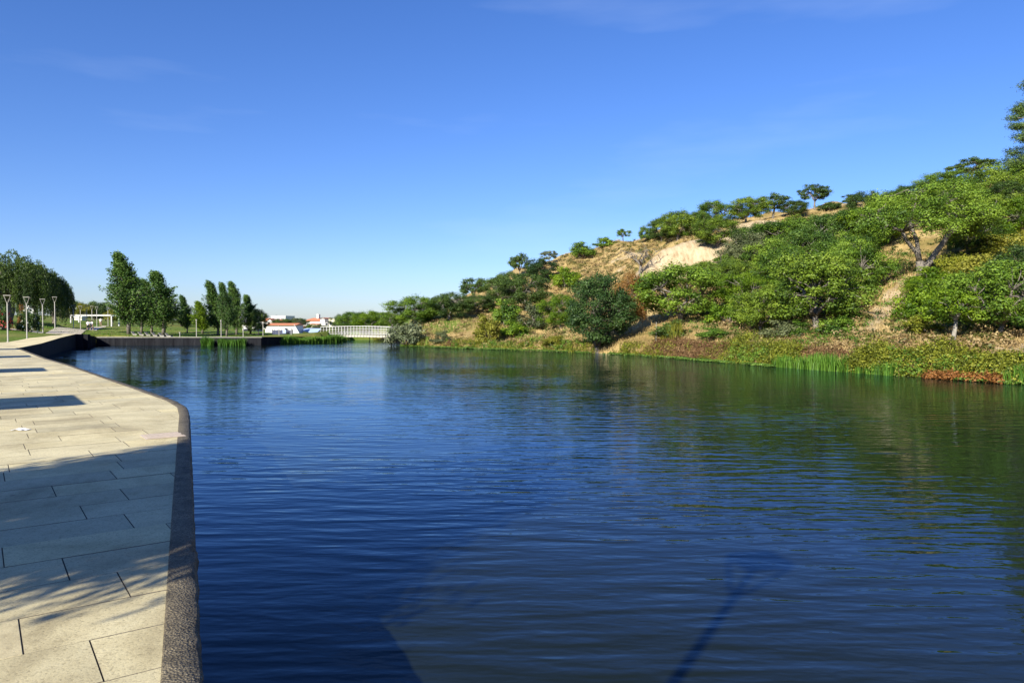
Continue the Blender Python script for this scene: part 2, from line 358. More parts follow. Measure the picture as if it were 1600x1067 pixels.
# ------------------------------------------------------------------ lie of the land
ctl = []
def cp(px, py, Y): ctl.append(AT(px, py, Y))
for x, lst in {640:((495,112),), 660:((499,96),), 700:((499,92.5),(490,110)), 760:((507,88),(480,100),(452,125)), 830:((522,80),(490,88),(450,108),(420,128)),
    880:((518,74),), 890:((470,95),(430,113),(399,130)), 935:((530,68),(480,85),(430,107),(386,130)), 1000:((532,62),(480,80),(430,101),(376,130)),
    1040:((420,92),(393,94.5)), 1075:((527,58),(490,70),(421,90),(385,93),(346,122)), 1110:((416,89),(383,92)), 1150:((522,55),(480,66),(420,84),(380,98)),
    1175:((372,102),(350,106),(346,116)), 1270:((537,47),(490,57),(420,75),(360,97),(325,118)), 1400:((543,41),(500,48),(360,80),(312,105)), 1435:((427,59),),
    1500:((548,37.5),(500,44),(430,55),(370,70),(292,98)), 1600:((553,35),(500,41),(430,51),(370,65),(275,90)), 1750:((500,37),(430,45),(370,56),(270,82))}.items():
    for py, Y in lst: cp(x, py, Y)
for s in shore[3:]: ctl.append(np.array([s[0], s[1], .25]))
ctl += [np.array(p, float) for p in ((33,5,1.5),(46,5,7),(60,5,12.5),(82,5,20),(120,5,21),(34,-30,1.5),(50,-30,8),(85,-30,20),(34,25,3.2),(48,25,9),(75,30,17),
    (60,170,20),(120,140,21),(160,60,22),(0,175,15),(20,260,15),(120,300,20),(-20,160,2.2),(-10,230,4),(-20,300,3),(-25,118,.9),(-18,128,1.0),(-30,130,1.1),
    (-12,5,.8),(-12,-30,.8),(-30,20,.8),(-40,40,.82),(-60,50,.9),(-25,-30,.8),(-60,0,.9),(-100,0,2),(-42.6,62.4,.9),(-45.9,70,1.07),(-52.4,82.5,1.31),(-42,72,1.25),(-46,84,1.3),(-120,60,3),(-100,40,2),
    (-42,86.5,.9),(-31,86.5,.9),(-30.5,94,.75),(-58,68,1.2),(-75,70,2.4))]
for px, py, Y in ((10,528,70),(20,515,80),(60,509,95),(90,507,110),(115,519,110),(126,518,118),(140,515.5,125),(155,510.5,148),(175,510,150),(130,500,180),(30,495,150),(200,513,125),(300,515,125),(400,518.5,120),(440,521,112),(300,508,200),(500,512,180),(480,507,230),(570,512,180),(200,505,220),(60,490,240)): cp(px, py, Y)
ctl = np.array(ctl); MQ = 1.6
def _phi(A, B): return np.sqrt(((A[:, None, :2]-B[None, :, :2])**2).sum(2)+MQ*MQ)
_n = len(ctl); _K = np.zeros((_n+3, _n+3)); _K[:_n, :_n] = _phi(ctl, ctl); _K[:_n, _n] = 1; _K[:_n, _n+1:] = ctl[:, :2]; _K[_n:, :_n] = _K[:_n, _n:].T
_w = np.linalg.solve(_K, np.concatenate([ctl[:, 2], [0, 0, 0]]))
_rs = np.random.RandomState(5)
_wav = [(_rs.uniform(-1, 1, 2)*f, _rs.uniform(0, 6.28), a) for f, a in ((.25,.22),(.3,.2),(.6,.12),(.7,.12),(1.3,.06),(1.6,.06),(2.6,.035),(3.1,.03))]
def land(P):
    P = np.asarray(P, float); h = np.zeros(len(P))
    for i in range(0, len(P), 20000):
        q = P[i:i+20000]; h[i:i+20000] = _phi(q, ctl)@_w[:_n]+_w[_n]+q@_w[_n+1:]
    far = np.clip((np.abs(P).max(1)-260)/300, 0, 1); h = h*(1-far)+2.0*far
    right = is_right(P); ns = np.zeros(len(P))
    for k, ph, a in _wav: ns += a*np.sin(P@k*3+ph)
    return np.clip(h, .12, 24)+ns*right*np.clip((h-.6)/3, 0, 1)
def is_right(P):
    """1 on the hill bank, 0 on the park bank"""
    x, y = P[:, 0], P[:, 1]; line = np.where(y < 113, -5.0, -15-(y-113)*.1); line = np.where(y < 86, np.interp(y, [-60,0,30,60,86], [14,12,3,-12,-20]), line)
    return np.clip((x-line)/3+.5, 0, 1)
def height(P):
    P = np.asarray(P, float); sd = river_sd(P); h = land(P); r = is_right(P)
    t = np.clip(np.where(r > .5, (sd+.8)/2.2, (sd-.45)/.35), 0, 1); t = t*t*(3-2*t)
    return -1.0+(h+1.0)*t
def h1(x, y): return float(height(np.array([[x, y]]))[0])
def hit(px, py, y0=28, y1=260):
    """where the sight line through a pixel meets the land"""
    d = ray(px, py); Y = np.arange(y0, y1, .25); P = np.stack([d[0]/d[1]*Y, Y], 1)
    z = CAMZ+d[2]/d[1]*Y; g = height(P); k = np.nonzero((z <= g) & (g > 0.02))[0]
    i = k[0] if len(k) else len(Y)-1
    return np.array([P[i, 0], P[i, 1], g[i]])

def axis(lo, hi, step, far, grow=1.22):
    a = list(np.arange(lo, hi+1e-6, step)); s = step; x = hi
    while x < far: s *= grow; x += s; a.append(x)
    s = step; x = lo
    while x > -far: s *= grow; x -= s; a.insert(0, x)
    return np.array(a)
ax = axis(-62, 92, .7, 4000); ay = axis(-6, 142, .7, 4000)
XX, YY = np.meshgrid(ax, ay); PP = np.stack([XX.ravel(), YY.ravel()], 1); HH = height(PP)
nx, ny = len(ax), len(ay); ii = np.arange(nx*ny).reshape(ny, nx)
F = np.stack([ii[:-1, :-1], ii[:-1, 1:], ii[1:, 1:], ii[1:, :-1]], -1).reshape(-1, 4)
me = bpy.data.meshes.new('ground'); me.vertices.add(nx*ny); me.vertices.foreach_set('co', np.column_stack([PP, HH]).ravel().astype(np.float32))
me.loops.add(F.size); me.loops.foreach_set('vertex_index', F.ravel().astype(np.int32))
me.polygons.add(len(F)); me.polygons.foreach_set('loop_start', np.arange(0, F.size, 4, dtype=np.int32))
me.polygons.foreach_set('use_smooth', np.ones(len(F), bool))
lawn = 1-is_right(PP)
def near_line(P, a, b, w):
    a = np.array(a); b = np.array(b); e = b-a; t = np.clip(((P-a)@e)/(e@e), 0, 1); return np.clip(1.6-np.linalg.norm(P-(a+t[:, None]*e), axis=1)/w, 0, 1)
bare = np.zeros(len(PP))
for (ax0, ay0, Ya), (bx0, by0, Yb), w in (((1026,405,93.3),(1130,399,91),3.0), ((1160,362,104),(1195,358,104),2.6), ((960,395,112),(1000,390,112),1.2), ((1565,395,62),(1600,388,62),1.6),((1375,475,51),(1418,441,57),1.1),((1362,498,47),(1376,478,51),.9),((660,499,95),(745,499,94),1.0),((1130,428,84),(1140,420,86),1.2),((1205,345,110),(1215,345,110),1.5),((940,410,104),(975,400,108),.8),((1285,335,114),(1330,332,112),1.0),((1580,528,36),(1620,522,36),1.6)):
    bare = np.maximum(bare, near_line(PP, AT(ax0, ay0, Ya)[:2], AT(bx0, by0, Yb)[:2], w)*(1.0 if w > 2 else .56))
BARE = bare.reshape(ny, nx)
for nm, arr in (('lawn', lawn), ('bare', bare)):
    at = me.attributes.new(nm, 'FLOAT', 'POINT'); at.data.foreach_set('value', arr.astype(np.float32))
me.update(); me.validate()
tag(obj('ground', me, None, M['terrain']), 'grassy ground with a dry golden hillside and green lawns around the river', None, None, 'structure')

b = MB(); b.add([(-140,-90,0),(70,-90,0),(70,135,0),(-140,135,0)], [(0,1,2,3)])
tag(b.build('water', M['water']), 'rippled dark blue river water reflecting sky and hillside', None, None, 'structure')

# ------------------------------------------------------------------ promenade
prom = empty('pavement', (0, 0, 0)); tag(prom, 'beige stone slab promenade along the quay edge', None, None, 'structure')
def offset(line, d):
    """polyline moved to its left by d"""
    A = np.array(line); o = []
    for i in range(len(A)):
        t0 = unit((A[i]-A[max(i-1, 0)])[None])[0] if i else unit((A[1]-A[0])[None])[0]
        t1 = unit((A[min(i+1, len(A)-1)]-A[i])[None])[0] if i < len(A)-1 else t0
        t = unit((t0+t1)[None])[0]; nrm = np.array([-t[1], t[0]]); k = d/max(.5, nrm@np.array([-t0[1], t0[0]])); o.append(A[i]+nrm*k)
    return o
KW = .18
inner = offset(rim, KW)
# bed under the slabs
bed = MB(); lo = offset(rim, 14.0)
for i in range(len(rim)-1):
    bed.add([(*inner[i], .978), (*inner[i+1], .978), (*lo[i+1], .978), (*lo[i], .978)], [(0, 1, 2, 3)])
bed.build('bedding', M['joint'], prom)
# kerb along the water, rough concrete
kb = MB(); dense = []
for i in range(len(rim)-1):
    a, c = np.array(rim[i]), np.array(rim[i+1]); m_ = max(1, int(np.linalg.norm(c-a)/.10)) if a[1] < 20 and a[1] > -4 else max(1, int(np.linalg.norm(c-a)/1))
    for k in range(m_): dense.append(tuple(a+(c-a)*k/m_))
dense.append(rim[-1])
din = offset(dense, KW-.004); dout = dense; rk = random.Random(3); vs_, fs_ = [], []
for i, (p, q) in enumerate(zip(dout, din)):
    p = np.array(p); q = np.array(q); n_ = unit((p-q)[None])[0]; j = rk.uniform(-.010, .012)+(.03*rk.random() if rk.random() < .06 else 0); zz = rk.uniform(-.004, .004)
    prof = [(q, HQ-.10), (q, HQ+.001), (q+n_*.010, HQ+.008+zz), (p-n_*(.022+j), HQ+.006+zz), (p-n_*(.006+j), HQ-.014), (p+n_*j*.5, HQ-.09), (p-n_*.01, HQ-.26)]
    vs_ += [(a[0], a[1], z) for a, z in prof]
k_ = 7
for i in range(len(dout)-1):
    for c_ in range(k_-1): fs_.append((i*k_+c_, (i+1)*k_+c_, (i+1)*k_+c_+1, i*k_+c_+1))
kb.add(vs_, fs_); kb.build('kerb', M['kerb'], prom, True)
# slabs
UD = np.array([.810, .586]); UD = UD/np.linalg.norm(UD); VD = np.array([-UD[1], UD[0]])
SWD, SLN, V0 = .533, 1.08, 4.785
offs = {-2: .438, -1: .159, 0: .707, 1: .446, 2: .12, 3: .976, 4: .707}
def clip(poly, a, n_):
    o = []
    for i in range(len(poly)):
        p, q = poly[i], poly[(i+1) % len(poly)]; dp = (p-a)@n_; dq = (q-a)@n_
        if dp >= 0: o.append(p)
        if (dp >= 0) != (dq >= 0): o.append(p+(q-p)*(dp/(dp-dq)))
    return o
lines = []
I_ = [np.array(p) for p in inner]
for i in range(len(I_)-1):
    if I_[i+1][1] < -6 or I_[i][1] > 60: pass
    t = unit((I_[i+1]-I_[i])[None])[0]; lines.append((I_[i], np.array([-t[1], t[0]])))
line_use = [lines[0], lines[4], lines[5], lines[6], lines[8], lines[10]]
def slab_mesh(poly, z, cx, cy):
    n = len(poly); c = np.mean(poly, 0); o = [(p[0]-cx, p[1]-cy) for p in poly]
    ins = []
    for p in poly:
        e = c-p; ins.append((p[0]+e[0]/np.linalg.norm(e)*.003-cx, p[1]+e[1]/np.linalg.norm(e)*.003-cy))
    vs = [(x, y, -.02) for x, y in o]+[(x, y, z-.004) for x, y in o]+[(x, y, z) for x, y in ins]
    fs = [(i, (i+1) % n, n+(i+1) % n, n+i) for i in range(n)]+[(n+i, n+(i+1) % n, 2*n+(i+1) % n, 2*n+i) for i in range(n)]+[tuple(range(2*n, 3*n))]
    return vs, fs
rs = random.Random(11); single = []; rest = MB(); rest_t = []
rects = {}
for kv in range(-16, 112):
    v0 = V0+kv*SWD; off = offs.get(kv, rs.uniform(0, SLN))
    for ku in range(-16, 16):
        u0 = off+ku*SLN; gap = .002
        g2 = .016 if kv in (28, 51, 74) else gap
        poly = [UD*(u0+gap)+VD*(v0+gap), UD*(u0+SLN-gap)+VD*(v0+gap), UD*(u0+SLN-gap)+VD*(v0+SWD-g2), UD*(u0+gap)+VD*(v0+SWD-g2)]
        cc = np.mean(poly, 0)
        if cc[1] < -4 or cc[1] > 51: continue
        for a, n_ in line_use:
            if poly: poly = clip(poly, a-n_*.03, n_)
        if len(poly) < 3: continue
        A = np.array(poly); area = .5*abs(np.dot(A[:, 0], np.roll(A[:, 1], 1))-np.dot(A[:, 1], np.roll(A[:, 0], 1)))
        if area < .004: continue
        d0 = min(np.linalg.norm(A-np.array(p), axis=1).min() for p in (inner[1],)) if False else 0
        if ((cc-np.array(inner[5]))@VD) > 45: continue
        dist_edge = -((cc-np.array(inner[8]))@UD)
        if dist_edge > 13: continue
        c2 = A.mean(0); vis = c2[1] > 2.6 and c2[0]/c2[1] > -.80
        single.append((0 if vis and c2[1] < 21 else 1, np.linalg.norm(c2), poly))
single.sort(key=lambda t: (t[0], t[1]))
for i, (k, d, poly) in enumerate(single):
    z = .022+rs.uniform(-.0018, .0018)
    if k == 0 and i < 298:
        c = np.mean(poly, 0); vs, fs = slab_mesh(poly, z, c[0], c[1])
        o = MB().add(vs, fs).build('slab', M['slab'], prom); o.location = (c[0], c[1], .978); o.data.materials.append(M['joint'])
        for q in range(2*len(poly)): o.data.polygons[q].material_index = 1
    else:
        vs, fs = slab_mesh(poly, z+.978, 0, 0); vs = [(x, y, zz if zz > .5 else .96) for x, y, zz in vs]; rest.add(vs, fs); rest_t += [rs.random()]*len(vs)
me = rest.mesh('far_slabs'); at = me.attributes.new('tint', 'FLOAT', 'POINT'); at.data.foreach_set('value', np.array(rest_t, np.float32))
o = obj('slab_field', me, prom, M['slab_far']); o['kind'] = 'stuff'
# second stretch, climbing slightly, and the path up to the pergola
ledge = [(-42.0,53,1.0), (-42.6,62.4,1.0), (-45.9,70,1.15), (-52.4,82.5,1.40)]
redge = [(*rim[-1], 1.0)]+list(seg2)
s2 = MB()
R2 = [redge[0], redge[2], redge[3], redge[4]]
for i in range(3):
    s2.add([(*R2[i][:2], R2[i][2]), (*R2[i+1][:2], R2[i+1][2]), ledge[i+1], ledge[i]], [(0, 1, 2, 3)])
s2.add([(*redge[0][:2],1.0),(*redge[1][:2],1.0),(*redge[2][:2],1.1)], [(0,1,2)])
s2.add([(*redge[0][:2],1.0), ledge[0], (*lo[-1],1.0), (*rim[-2],.99)], [(0,1,2,3)])
s2.build('ramp_paving', M['slab_far'], prom)
pth = MB(); cl = [(redge[4][:2], ledge[3][:2], 1.43)]
pts_r = [redge[4][:2], AT(141,518.6,104)[:2], AT(147,517,115)[:2], AT(158,513,135)[:2], AT(167,510.5,150)[:2]]
pts_l = [ledge[3][:2], AT(102,519,104)[:2], AT(128,516,118)[:2], AT(143,512,138)[:2], AT(150,510.3,150)[:2]]
def drape(name, ra, la, mat, parent, lift=.05, n=10, across=4):
    b = MB(); rows = []
    for i in range(len(ra)-1):
        for k in range(n):
            t = k/n; a = np.array(ra[i])*(1-t)+np.array(ra[i+1])*t; c = np.array(la[i])*(1-t)+np.array(la[i+1])*t
            rows.append([a*(1-s/across)+c*s/across for s in range(across+1)])
    rows.append([np.array(ra[-1])*(1-s/across)+np.array(la[-1])*s/across for s in range(across+1)])
    H = height(np.array([p for r in rows for p in r]))+lift; w = across+1
    b.add([(p[0], p[1], H[i]) for i, p in enumerate(q for r in rows for q in r)], [(i*w+s, i*w+s+1, (i+1)*w+s+1, (i+1)*w+s) for i in range(len(rows)-1) for s in range(across)])
    return b.build(name, mat, parent)
o = drape('path', pts_r, pts_l, M['pathway'], None, .06); tag(o, 'pale path climbing from the promenade to the white pergola', None, None, 'structure')
o = drape('footpath', [AT(0,513.5,84)[:2], AT(30,517.6,84)[:2], AT(66,522,83)[:2]], [AT(0,512.6,86)[:2], AT(30,516.4,86)[:2], AT(66,520.6,86)[:2]], M['pathway'], None, .05)
tag(o, 'narrow footpath in willow shade beside the lawn', None, None, 'structure')
# quay walls
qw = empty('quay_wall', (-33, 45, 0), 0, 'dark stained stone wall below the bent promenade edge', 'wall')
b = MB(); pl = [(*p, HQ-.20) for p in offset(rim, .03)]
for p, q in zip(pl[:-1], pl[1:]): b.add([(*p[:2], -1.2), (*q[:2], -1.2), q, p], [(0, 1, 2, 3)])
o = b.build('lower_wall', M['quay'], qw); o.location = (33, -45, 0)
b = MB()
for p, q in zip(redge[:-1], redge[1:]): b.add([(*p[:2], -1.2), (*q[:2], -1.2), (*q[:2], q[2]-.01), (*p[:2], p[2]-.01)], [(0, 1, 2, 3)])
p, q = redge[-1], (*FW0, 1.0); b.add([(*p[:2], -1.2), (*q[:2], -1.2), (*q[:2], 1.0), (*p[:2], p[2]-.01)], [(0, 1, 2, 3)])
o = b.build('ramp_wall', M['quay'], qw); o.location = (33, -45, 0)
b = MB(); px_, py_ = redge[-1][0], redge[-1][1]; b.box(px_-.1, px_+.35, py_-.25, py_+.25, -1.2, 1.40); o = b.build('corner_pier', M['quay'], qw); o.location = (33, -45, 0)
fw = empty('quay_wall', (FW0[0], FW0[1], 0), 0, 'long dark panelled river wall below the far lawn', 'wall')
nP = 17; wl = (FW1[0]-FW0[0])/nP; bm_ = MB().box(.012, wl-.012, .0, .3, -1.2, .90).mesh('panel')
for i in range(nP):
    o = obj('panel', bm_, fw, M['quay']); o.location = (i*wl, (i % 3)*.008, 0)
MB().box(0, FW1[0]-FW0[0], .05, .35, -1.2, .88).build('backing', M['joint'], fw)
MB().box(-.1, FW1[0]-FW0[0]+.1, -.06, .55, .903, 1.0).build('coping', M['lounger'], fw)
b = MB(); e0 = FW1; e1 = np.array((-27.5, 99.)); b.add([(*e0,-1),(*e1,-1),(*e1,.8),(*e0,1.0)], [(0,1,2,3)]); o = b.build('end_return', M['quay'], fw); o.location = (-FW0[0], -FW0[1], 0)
# drain cover and litter on the paving
c = (G(231,681,1.0)+G(278,681,1.0))/2; dc = empty('drain_cover', (c[0], c[1], 1.004), math.atan2(UD[1], UD[0]), 'small pinkish ribbed drain cover set in paving near the kerb', 'drain cover')
MB().box(-.26, .26, -.24, .24, 0, .004).build('plate', M['drain'], dc)
for k in range(9): MB().box(-.23, .23, -.2+k*.05-.012, -.2+k*.05+.012, .0045, .011).build('rib', M['drain'], dc)
c = G(32, 672, 1.0); r_ = np.random.RandomState(2); b = MB(); g_ = 7
vs = [(.11*(i/g_-.5)*2*(1+.2*r_.rand()), .07*(j/g_-.5)*2*(1+.2*r_.rand()), .005+.035*r_.rand()*(1-abs(i/g_-.5)*1.6)) for i in range(g_+1) for j in range(g_+1)]
b.add(vs, [(i*(g_+1)+j, (i+1)*(g_+1)+j, (i+1)*(g_+1)+j+1, i*(g_+1)+j+1) for i in range(g_) for j in range(g_)])
o = b.build('paper_scrap', M['paper']); o.location = c; tag(o, 'crumpled white paper scrap lying on the sunny paving', 'litter')

# ------------------------------------------------------------------ plant prototypes: (trunk mesh, crown mesh, height, width)
def limb(b, p0, p1, r0, r1, rng, sag=.12, n=4, sides=6):
    p0 = np.array(p0, float); p1 = np.array(p1, float); L_ = np.linalg.norm(p1-p0); pts = []
    for k in range(n+1):
        t = k/n; j = rng.normal(size=3)*L_*sag*.5*math.sin(math.pi*t); pts.append(p0+(p1-p0)*t+j+np.array([0, 0, L_*sag*math.sin(math.pi*t)*.6]))
    b.tube(pts, [r0+(r1-r0)*k/n for k in range(n+1)], sides); return pts
def norm_tree(b, V, tint, name):
    """wrap into meshes and measure"""
    z = V[..., 2]; top = np.percentile(z, 99.7); w = np.percentile(np.abs(V[..., :2]), 98)*2
    return dict(trunk=b.mesh(name+'_trunk', True), crown=quads_mesh(name+'_crown', V, tint), h=float(top), w=float(w))
def oak(seed, H=5.0, Rr=2.7, th=.28, K=46, leaves=9500, size=.17, cl=(.20, .33), zlo=-.25, flat=.72, fork=4, lean=.2, r0=.15, zc=.45, fill=.5, thin=0.0):
    rng = np.random.RandomState(seed); b = MB()
    f = np.array([rng.uniform(-lean, lean), rng.uniform(-lean, lean), H*th]); limb(b, (0, 0, -.4), f, r0*1.25, r0*.85, rng, .05)
    cz = H*th+(H*(1-th))*zc; Rz = (H-cz)*.92
    cen = []; rad = []
    while len(cen) < K:
        d = unit(rng.normal(size=(1, 3)))[0]
        if d[2] < zlo: continue
        r = rng.uniform(.55, .92); lob = 1+.16*math.sin(3*math.atan2(d[1], d[0])+seed)+.1*math.sin(5*math.atan2(d[1], d[0])+seed*2)
        q = np.array([d[0]*Rr*r*lob, d[1]*Rr*r*lob, cz+d[2]*Rz*r])
        cen.append(q); s = rng.uniform(*cl)*Rr; rad.append((s, s, s*flat))
    cen = np.array(cen); ends = []
    for k in range(fork):
        a = 2*math.pi*(k+rng.uniform(-.3, .3))/fork; e = np.array([f[0]+math.cos(a)*Rr*.42, f[1]+math.sin(a)*Rr*.42, f[2]+(H-f[2])*rng.uniform(.28, .5)])
        ends.append(limb(b, f, e, r0*.68, r0*.36, rng, .14))
    nodes = np.array([p for e in ends for p in e[2:]])
    for q in cen:
        i = np.argmin(np.linalg.norm(nodes-q, axis=1)+.3*np.maximum(0, nodes[:, 2]-q[2])); limb(b, nodes[i], q, r0*.26, r0*.06, rng, .16, 3, 4)
    keep = rng.rand(K) >= thin; cen2 = cen[keep]
    V, t = clump_leaves(cen2, np.array(rad)[keep], max(20, leaves//len(cen2)), size, rng, fill=fill)
    return norm_tree(b, V, t, 'oak')
def shrub(seed, H=2.0, Rr=1.3, K=30, leaves=5200, size=.13, cl=(.24, .38), stems=6):
    rng = np.random.RandomState(seed); b = MB(); cen = []; rad = []
    while len(cen) < K:
        d = unit(rng.normal(size=(1, 3)))[0]
        if d[2] < -.05: continue
        r = rng.uniform(.5, .9); lob = 1+.2*math.sin(3*math.atan2(d[1], d[0])+seed)
        cen.append((d[0]*Rr*r*lob, d[1]*Rr*r*lob, H*.12+abs(d[2])*H*.78*r*(1+.15*math.sin(4*d[0]+seed)))); s = rng.uniform(*cl)*Rr; rad.append((s, s, s*.8))
    for q in cen[:stems+8]: limb(b, (rng.uniform(-.15, .15), rng.uniform(-.15, .15), -.25), q, .05, .012, rng, .12, 3, 4)
    V, t = clump_leaves(cen, rad, leaves//K, size, rng); return norm_tree(b, V, t, 'shrub')
def poplar(seed, H=9.5, Rr=1.55, lean=-.10, sprays=190, per=95, size=.15):
    rng = np.random.RandomState(seed); b = MB()
    def axis_(t): return np.array([lean*H*t*t*.9+.1*math.sin(t*4+seed), .08*math.sin(t*3+seed), H*t])
    b.tube([axis_(t)+np.array([0, 0, -.3*(t == 0)]) for t in np.linspace(0, .95, 9)], [.15*(1-t*.93) for t in np.linspace(0, 1, 9)], 7)
    Vs, Ts = [], []
    for i in range(sprays):
        t = rng.uniform(.07, .90); pr = (.62+1.6*t) if t < .24 else max(.04, 1-((t-.24)/.70)**.95); bul = 1+.22*math.sin(t*17+seed*1.3)
        prof = Rr*pr*bul*rng.uniform(.45, 1.08); a = rng.uniform(0, 2*math.pi); p0 = axis_(t)
        e = p0+np.array([math.cos(a)*prof+lean*2.2*min(1, t*1.6), math.sin(a)*prof, 1.05*prof+rng.uniform(.45, .95)]); e[2] = min(e[2], H)
        limb(b, p0, e, .03, .007, rng, .02, 2, 4)
        s = np.sort(rng.uniform(.25, 1.10, per)); P = p0+(e-p0)*s[:, None]; wd = .21*np.sin(np.clip(s, 0, 1)*math.pi*.8+.35)+.03
        P = P+rng.normal(size=(per, 3))*wd[:, None]*np.array([.85, .85, .8]); N = rng.normal(size=(per, 3))
        Vs.append(leaf_quads(P, N, size, rng, .7)); Ts.append(np.clip(.5+.2*rng.normal(size=per)+.2*rng.normal(), 0, 1))
    return norm_tree(b, np.concatenate(Vs), np.concatenate(Ts), 'poplar')
def willow(seed, H=8.3, Rr=4.4, strands=1100, size=.19):
    rng = np.random.RandomState(seed); b = MB(); f = (0.2, 0, H*.38)
    limb(b, (0, 0, -.3), f, .38, .28, rng, .04); tops = []
    for k in range(16):
        a = 2*math.pi*k/16+rng.uniform(-.2, .2); r = rng.uniform(.35, .8)*Rr; e = (math.cos(a)*r, math.sin(a)*r, H*(.93-.30*(r/Rr)**2)); limb(b, f, e, .15, .03, rng, .22, 4, 5); tops.append(e)
    Vs, Ts = [], []
    nb = strands//9
    for i in range(nb):
        a0 = i*2.399963+rng.uniform(-.2, .2); rr0 = math.sqrt((i+.5)/nb); lob = 1+.14*math.sin(4*a0+seed)+.07*math.sin(9*a0); btint = rng.normal()*.2
        zb = H*(1.0-.40*rr0**2.2)*(1+.05*rng.normal()); lb = rng.uniform(.55, .95)*zb*(.35+.65*rr0)
        for k in range(9):
            a = a0+rng.normal()*.055/(rr0+.15); r = max(0, rr0*Rr*lob*.95+rng.normal()*.16); z0 = zb+rng.normal()*.12; ln = lb*rng.uniform(.55, 1.08)
            n = int(14+ln*15); s = rng.uniform(0, 1, n); arch = .45*np.sin(np.clip(s*3, 0, 1)*math.pi/2)
            P = np.stack([math.cos(a)*(r+arch)+.05*np.sin(s*7+i), math.sin(a)*(r+arch)+.05*np.cos(s*6+i), z0+.28*np.sin(np.clip(s*5, 0, 1)*math.pi)-ln*s], 1)+rng.normal(size=(n, 3))*np.array([.06, .06, .05])
            N = rng.normal(size=(n, 3))*np.array([1, 1, .35])+np.array([math.cos(a), math.sin(a), .2])*.6
            Vs.append(leaf_quads(P, N, size, rng, .32, T=np.tile([0, 0, -1.], (n, 1)))); Ts.append(np.clip(.45+.14*rng.normal(size=n)+btint, 0, 1))
    return norm_tree(b, np.concatenate(Vs), np.concatenate(Ts), 'willow')
def pine(seed, H=9, Rr=2.6):
    rng = np.random.RandomState(seed); b = MB(); b.tube([(.15*math.sin(t*4), .1*math.sin(t*3+1), H*t-.3) for t in np.linspace(0, 1, 8)], [.2*(1-.85*t) for t in np.linspace(0, 1, 8)], 7)
    cen, rad = [], []
    for k in range(52):
        t = rng.uniform(.12, 1); a = k*2.4; r = Rr*(1.05-t*.72)*rng.uniform(.55, 1); e = (math.cos(a)*r, math.sin(a)*r, H*t+rng.uniform(-.1, .25)); limb(b, (0, 0, H*t-.4), e, .055, .02, rng, .1, 3, 5)
        for j in range(3): cen.append((e[0]+rng.normal()*.3, e[1]+rng.normal()*.3, e[2]+.1+rng.normal()*.08)); rad.append((.62, .62, .32))
    V, t = clump_leaves(cen, rad, 190, .17, rng, up=.6, aspect=.25); return norm_tree(b, V, t, 'pine')
def bare(seed, H=3, Rr=1.6, leaves=500):
    rng = np.random.RandomState(seed); b = MB(); limb(b, (0, 0, -.3), (.1, 0, H*.35), .13, .10, rng, .06); tips = []
    for k in range(9):
        a = rng.uniform(0, 6.28); r = Rr*rng.uniform(.4, 1); e = (math.cos(a)*r, math.sin(a)*r, H*rng.uniform(.5, 1)); p = limb(b, (.1, 0, H*.35), e, .07, .02, rng, .25, 5, 5)
        for j in range(5):
            s = p[rng.randint(2, 6)]; e2 = s+rng.normal(size=3)*np.array([.5, .5, .35])*Rr*.6; limb(b, s, e2, .028, .008, rng, .2, 3, 4); tips.append(e2)
    V, t = clump_leaves(tips, np.full((len(tips), 3), .24), max(3, leaves//len(tips)), .11, rng); return norm_tree(b, V, t, 'bare')
def leaning_oak():
    """twin trunk: a short one and a long one leaning to the right, wide crown"""
    rng = np.random.RandomState(77); b = MB(); H, Rr = 6.8, 4.3
    limb(b, (0, 0, -.4), (-.1, 0, .9), .27, .22, rng, .02, 3, 8)
    A = limb(b, (0, 0, .2), (1.85, -.1, 3.5), .20, .12, rng, .03, 5, 8); Bl = limb(b, (-.1, 0, .8), (-1.2, -.3, 3.0), .14, .09, rng, .1, 4, 7)
    Ct = limb(b, (-.1, 0, .9), (-.4, .5, 3.9), .13, .08, rng, .06, 4, 7); Dl = limb(b, A[5], (3.0, 0, 4.6), .14, .06, rng, .1, 4, 6); El = limb(b, Ct[4], (-.2, .2, 5.8), .1, .05, rng, .08, 4, 6)
    Fl = limb(b, A[4], (1.0, -.3, 4.9), .12, .05, rng, .1, 4, 6); Gl = limb(b, Bl[4], (-2.8, 0, 4.1), .1, .05, rng, .1, 4, 6)
    nodes = np.array([p for l in (A, Bl, Ct, Dl, El, Fl, Gl) for p in l[2:]]); cen, rad = [], []
    while len(cen) < 96:
        d = unit(rng.normal(size=(1, 3)))[0]
        if d[2] < -.3: continue
        r = rng.uniform(.5, .95); q = np.array([.2+d[0]*Rr*r, d[1]*Rr*.75*r, 3.5+d[2]*(H-3.5)*r]); cen.append(q); s = rng.uniform(.12, .20)*Rr; rad.append((s, s, s*.8))
        i = np.argmin(np.linalg.norm(nodes-q, axis=1)); limb(b, nodes[i], q, .05, .012, rng, .18, 3, 4)
    V, t = clump_leaves(cen, rad, 340, .112, rng); return norm_tree(b, V, t, 'leaning_oak')

